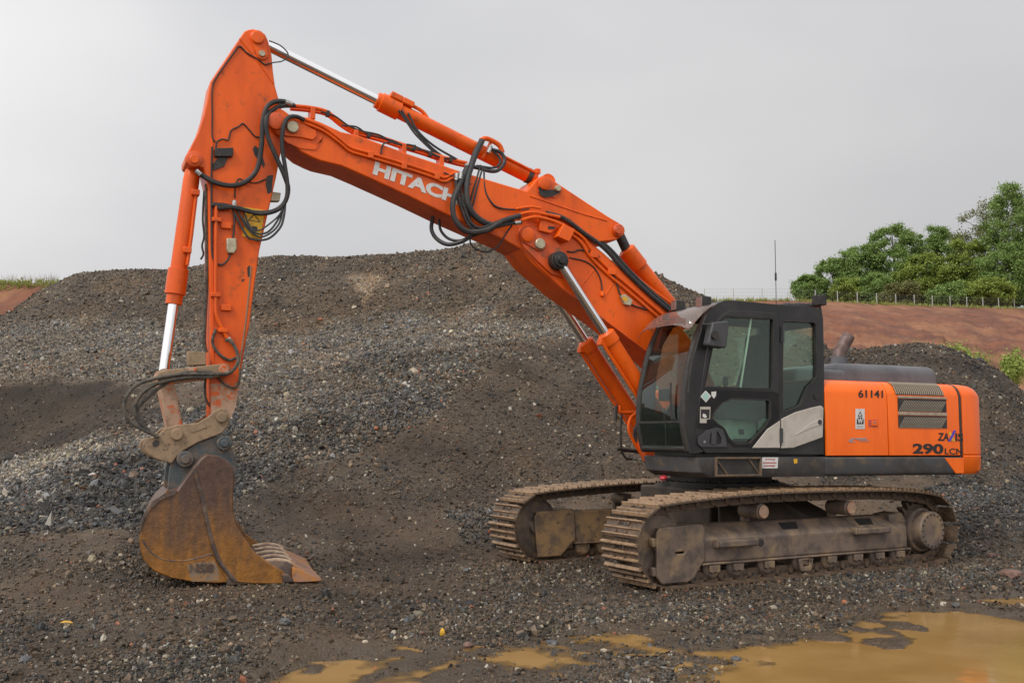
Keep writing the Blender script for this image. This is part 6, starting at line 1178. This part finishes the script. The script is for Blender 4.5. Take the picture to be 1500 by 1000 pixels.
TREES = [('beech_tree', 1188, 404, 150, 27, 'leaf1', 'small round pale green tree at the low end of the tree line', .7, 0), ('beech_tree', 1222, 380, 152, 32, 'leaf1', 'low rounded green tree beside the small end tree', .9, 0),
         ('beech_tree', 1262, 358, 148, 36, 'leaf1', 'dark green tree with its crown stepping up the ridge', 1, 0), ('beech_tree', 1312, 329, 145, 42, 'leaf1', 'tall bright green tree with a feathery domed crown', 1.1, 0),
         ('beech_tree', 1376, 330, 146, 38, 'leaf1', 'green tree with an open airy top beside the domed tree', 1, .25), ('hornbeam_tree', 1350, 372, 140, 36, 'leaf2', 'shorter yellow-green tree in front of the domed tree', 1, 0),
         ('hornbeam_tree', 1418, 350, 136, 38, 'leaf2', 'yellow-green rounded tree below the twiggy tree', 1.1, 0), ('oak_tree', 1452, 288, 140, 52, 'leaf3', 'tall olive tree with thin twiggy crown', .75, .72),
         ('beech_tree', 1506, 262, 132, 58, 'leaf1', 'tallest bright green tree at the high end of the tree line', 1.3, 0), ('beech_tree', 1475, 355, 128, 40, 'leaf1', 'mid green tree standing under the tallest tree', 1, 0),
         ('beech_tree', 1585, 290, 135, 55, 'leaf1', 'broad green tree beyond the tallest tree', .8, 0),
         ('hazel_shrub', 1245, 408, 138, 26, 'leaf2', 'low yellowish shrub at the foot of the stepped tree', .6, 0), ('hazel_shrub', 1322, 412, 130, 28, 'leaf3', 'brownish shrub behind the fence below the domed tree', .7, 0), ('hazel_shrub', 1395, 415, 126, 30, 'leaf1', 'dark green shrub behind the fence posts', .7, 0), ('hazel_shrub', 1285, 402, 136, 26, 'leaf1', 'green shrub filling the foot of the tree line', .7, 0), ('hazel_shrub', 1450, 410, 124, 34, 'leaf2', 'yellowish green bush below the twiggy olive tree', .8, 0)]
for nm, px_, tpy, v_, hw, mt_, lb_, dn, spz in TREES: tree(nm, px_, tpy, v_, hw, mt_, lb_, dn, spz, base_py=448 if px_ > 1250 else 442, grp=GR)
# grass and weeds: blades in tufts
def blades(name, spots, label, mt_, wid=.012):
    V5, F5 = [], []
    for (p_, h_, n) in spots:
        for k in range(n):
            th = rng.uniform(0, 6.283); ln = rng.uniform(.1, .6)*h_; r0 = rng.uniform(0, .25*h_+.05); b_ = np.array(p_)+np.array([math.cos(th)*r0, math.sin(th)*r0, 0]); d_ = np.array([math.cos(th), math.sin(th), 0]); s_ = np.array([-d_[1], d_[0], 0])*wid*h_*2
            hh = h_*rng.uniform(.5, 1.1); o = len(V5); V5 += [b_-s_, b_+s_, b_+d_*ln*.4+np.array([0, 0, hh*.6])+s_*.6, b_+d_*ln*.4+np.array([0, 0, hh*.6])-s_*.6, b_+d_*ln+np.array([0, 0, hh])]; F5 += [(o, o+1, o+2, o+3), (o+3, o+2, o+4)]
    m_ = MB(); m_.v = [tuple(map(float, q)) for q in V5]; m_.f = F5; m_.fm = [0]*len(F5); me = bpy.data.meshes.new(name); me.from_pydata(m_.v, [], m_.f); me.materials.append(MT[mt_]); o = bpy.data.objects.new(name, me); col.objects.link(o); tag(o, label, 'grass', kind='stuff')
MT['grass'] = leaf_mat('meadow_grass', (.20, .25, .05), (.30, .34, .08), (.42, .40, .16)); MT['dry'] = leaf_mat('dry_grass', (.22, .19, .09), (.28, .24, .13), (.16, .17, .07))
def left_top(px): return gV(px, np.interp(px, [-500, 0, 70, 170], [415, 416, 416, 430]), np.interp(px, [-500, 0, 70, 170], [62, 60, 59, 58]))
blades('grass', [(left_top(x)+np.array([rng.uniform(-1, 1), rng.uniform(-1, 1), -rng.uniform(-.1, .5)]), .20, 18) for x in rng.uniform(-60, 130, 700)], 'green grass along the top of the red bank beside the brown heap', 'grass', .03)
blades('dry_grass', [(left_top(x), .7, 4) for x in rng.uniform(5, 90, 50)], 'thin dry stalks standing above the bank grass', 'dry', .008)
blades('grass', [(bank_top(x)+np.array([rng.uniform(-.6, .6), rng.uniform(-.6, .6), -.15]), rng.uniform(.2, .6), 12) for x in rng.uniform(1015, 1540, 520)], 'tufts of rough grass along the foot of the wire fence', 'grass', .03)
WP, WN = [], []
for cx, cy, sx, sy, n in ((1395, 511, 20, 4, 12), (1435, 522, 20, 5, 10), (1482, 534, 12, 12, 40), (1340, 507, 26, 3, 4)):
    for k in range(n):
        c_ = gV(rng.normal(cx, sx*.6), rng.normal(cy, sy*.6)+5, 54+rng.uniform(-3, 3)); d_ = rng.normal(size=(90, 3)); WP.append(c_+d_*np.array([.20, .20, .22])*rng.uniform(.6, 1.5)); WN.append(d_+np.array([0, 0, .8]))
WP, WN = np.concatenate(WP), np.concatenate(WN); WN /= np.linalg.norm(WN, axis=1)[:, None]
wo = bpy.data.objects.new('weeds', leaves_mesh('weeds', WP, WN, .075, 'leaf2')); col.objects.link(wo); tag(wo, 'bright green weeds growing at the foot of the red embankment', 'weeds', kind='stuff')

# ------------------------------------------------------------------ single rocks and scraps lying on the yard
MT['rockred'] = surf('red_brown_sandstone', (.15, .085, .065), (.21, .12, .09), 9, .4, .65, rough=.8, dirt=(.09, .06, .05), dscale=14, dlo=.5, dhi=.7, bump=.5, bscale=30)
MT['rockgrey'] = surf('dark_wet_stone', (.05, .052, .055), (.10, .098, .095), 12, .4, .65, rough=.5, bump=.4, bscale=40)
MT['rockpale'] = surf('pale_limestone', (.42, .36, .28), (.30, .25, .19), 14, .4, .65, rough=.7, bump=.4, bscale=40)
MT['rockyellow'] = surf('yellow_scrap', (.62, .36, .015), (.5, .27, .02), 20, .4, .6, rough=.6)
def ground_z(x, y):
    d2 = (verts[:, 0]-x)**2+(verts[:, 1]-y)**2; return verts[int(np.argmin(d2)), 2]
def rock(px, py, wpx, hpx, mt_, label, name='rock', seed=0):
    p_ = gZ(px, py, .0)
    for k in range(6): p_ = gZ(px, py, ground_z(p_[0], p_[1]))
    dist_ = (p_[0]-CAM[0])*FH[0]+(p_[1]-CAM[1])*FH[1]; W = wpx/FPX*dist_/2; Hh = hpx/FPX*dist_/2
    bm = bmesh.new(); bmesh.ops.create_icosphere(bm, subdivisions=2, radius=1.0); r2 = np.random.default_rng(seed+11)
    for v_ in bm.verts: v_.co *= 1+float(r2.uniform(-.22, .14)); v_.co = Vector((v_.co.x*W, v_.co.y*W*.8, max(v_.co.z, -.7)*Hh))
    me = bpy.data.meshes.new(name); bm.to_mesh(me); bm.free(); me.materials.append(MT[mt_]); o = bpy.data.objects.new(name, me); col.objects.link(o); o.location = (p_[0], p_[1], p_[2]+Hh*.55); o.rotation_euler = (0, 0, YAW-math.pi/2+r2.uniform(-.3, .3)); tag(o, label, 'rock')
for a_ in ((1481, 846, 38, 17, 'rockred', 'large red-brown boulder beside the dark grey gravel cone'), (1453, 815, 17, 8, 'rockred', 'small flat red-brown rock at the foot of the grey gravel cone'), (648, 930, 9, 13, 'rockyellow', 'bright yellow stone standing among dark pebbles'), (617, 928, 7, 6, 'rockred', 'small orange-red stone beside the yellow one'),
           (417, 913, 20, 12, 'rockgrey', 'rounded dark grey stone in front of the bucket'), (685, 947, 16, 10, 'rockred', 'dull purple-brown stone by the narrow puddle'), (535, 944, 10, 10, 'rockpale', 'cream coloured stone in a patch of dark gravel'), (809, 945, 20, 12, 'rockgrey', 'dark wet lump beside the small round puddle'), (1078, 968, 16, 10, 'rockgrey', 'dark clod at the edge of the broad puddle'), (885, 954, 12, 6, 'rockpale', 'pale flat stone on the brown mud near the thin puddle'), (1400, 888, 14, 7, 'rockgrey', 'dark stone lying at the upper shore of the broad puddle'), (682, 837, 12, 7, 'rockgrey', 'grey stone on the bare yard before the far track')):
    rock(*a_[:6], seed=int(a_[0]))
p_ = gZ(95, 916, ground_z(*gZ(95, 916, .05)[:2])); m_ = MB(); m_.add([p_+RH3*a+FH3*b_+np.array([0, 0, c]) for RH3, FH3 in ((np.append(RH, 0), np.append(FH, 0)),) for a, b_, c in ((-.055, 0, .02), (-.02, .03, .035), (.03, .035, .03), (.06, .01, .02), (.02, -.02, .025), (-.03, -.025, .03))], [(0, 1, 2, 5), (2, 3, 4, 5)])
o_ = m_.build('leaf', 'rockyellow'); tag(o_, 'curled yellow leaf lying on the gravel in front of the bucket', 'leaf')
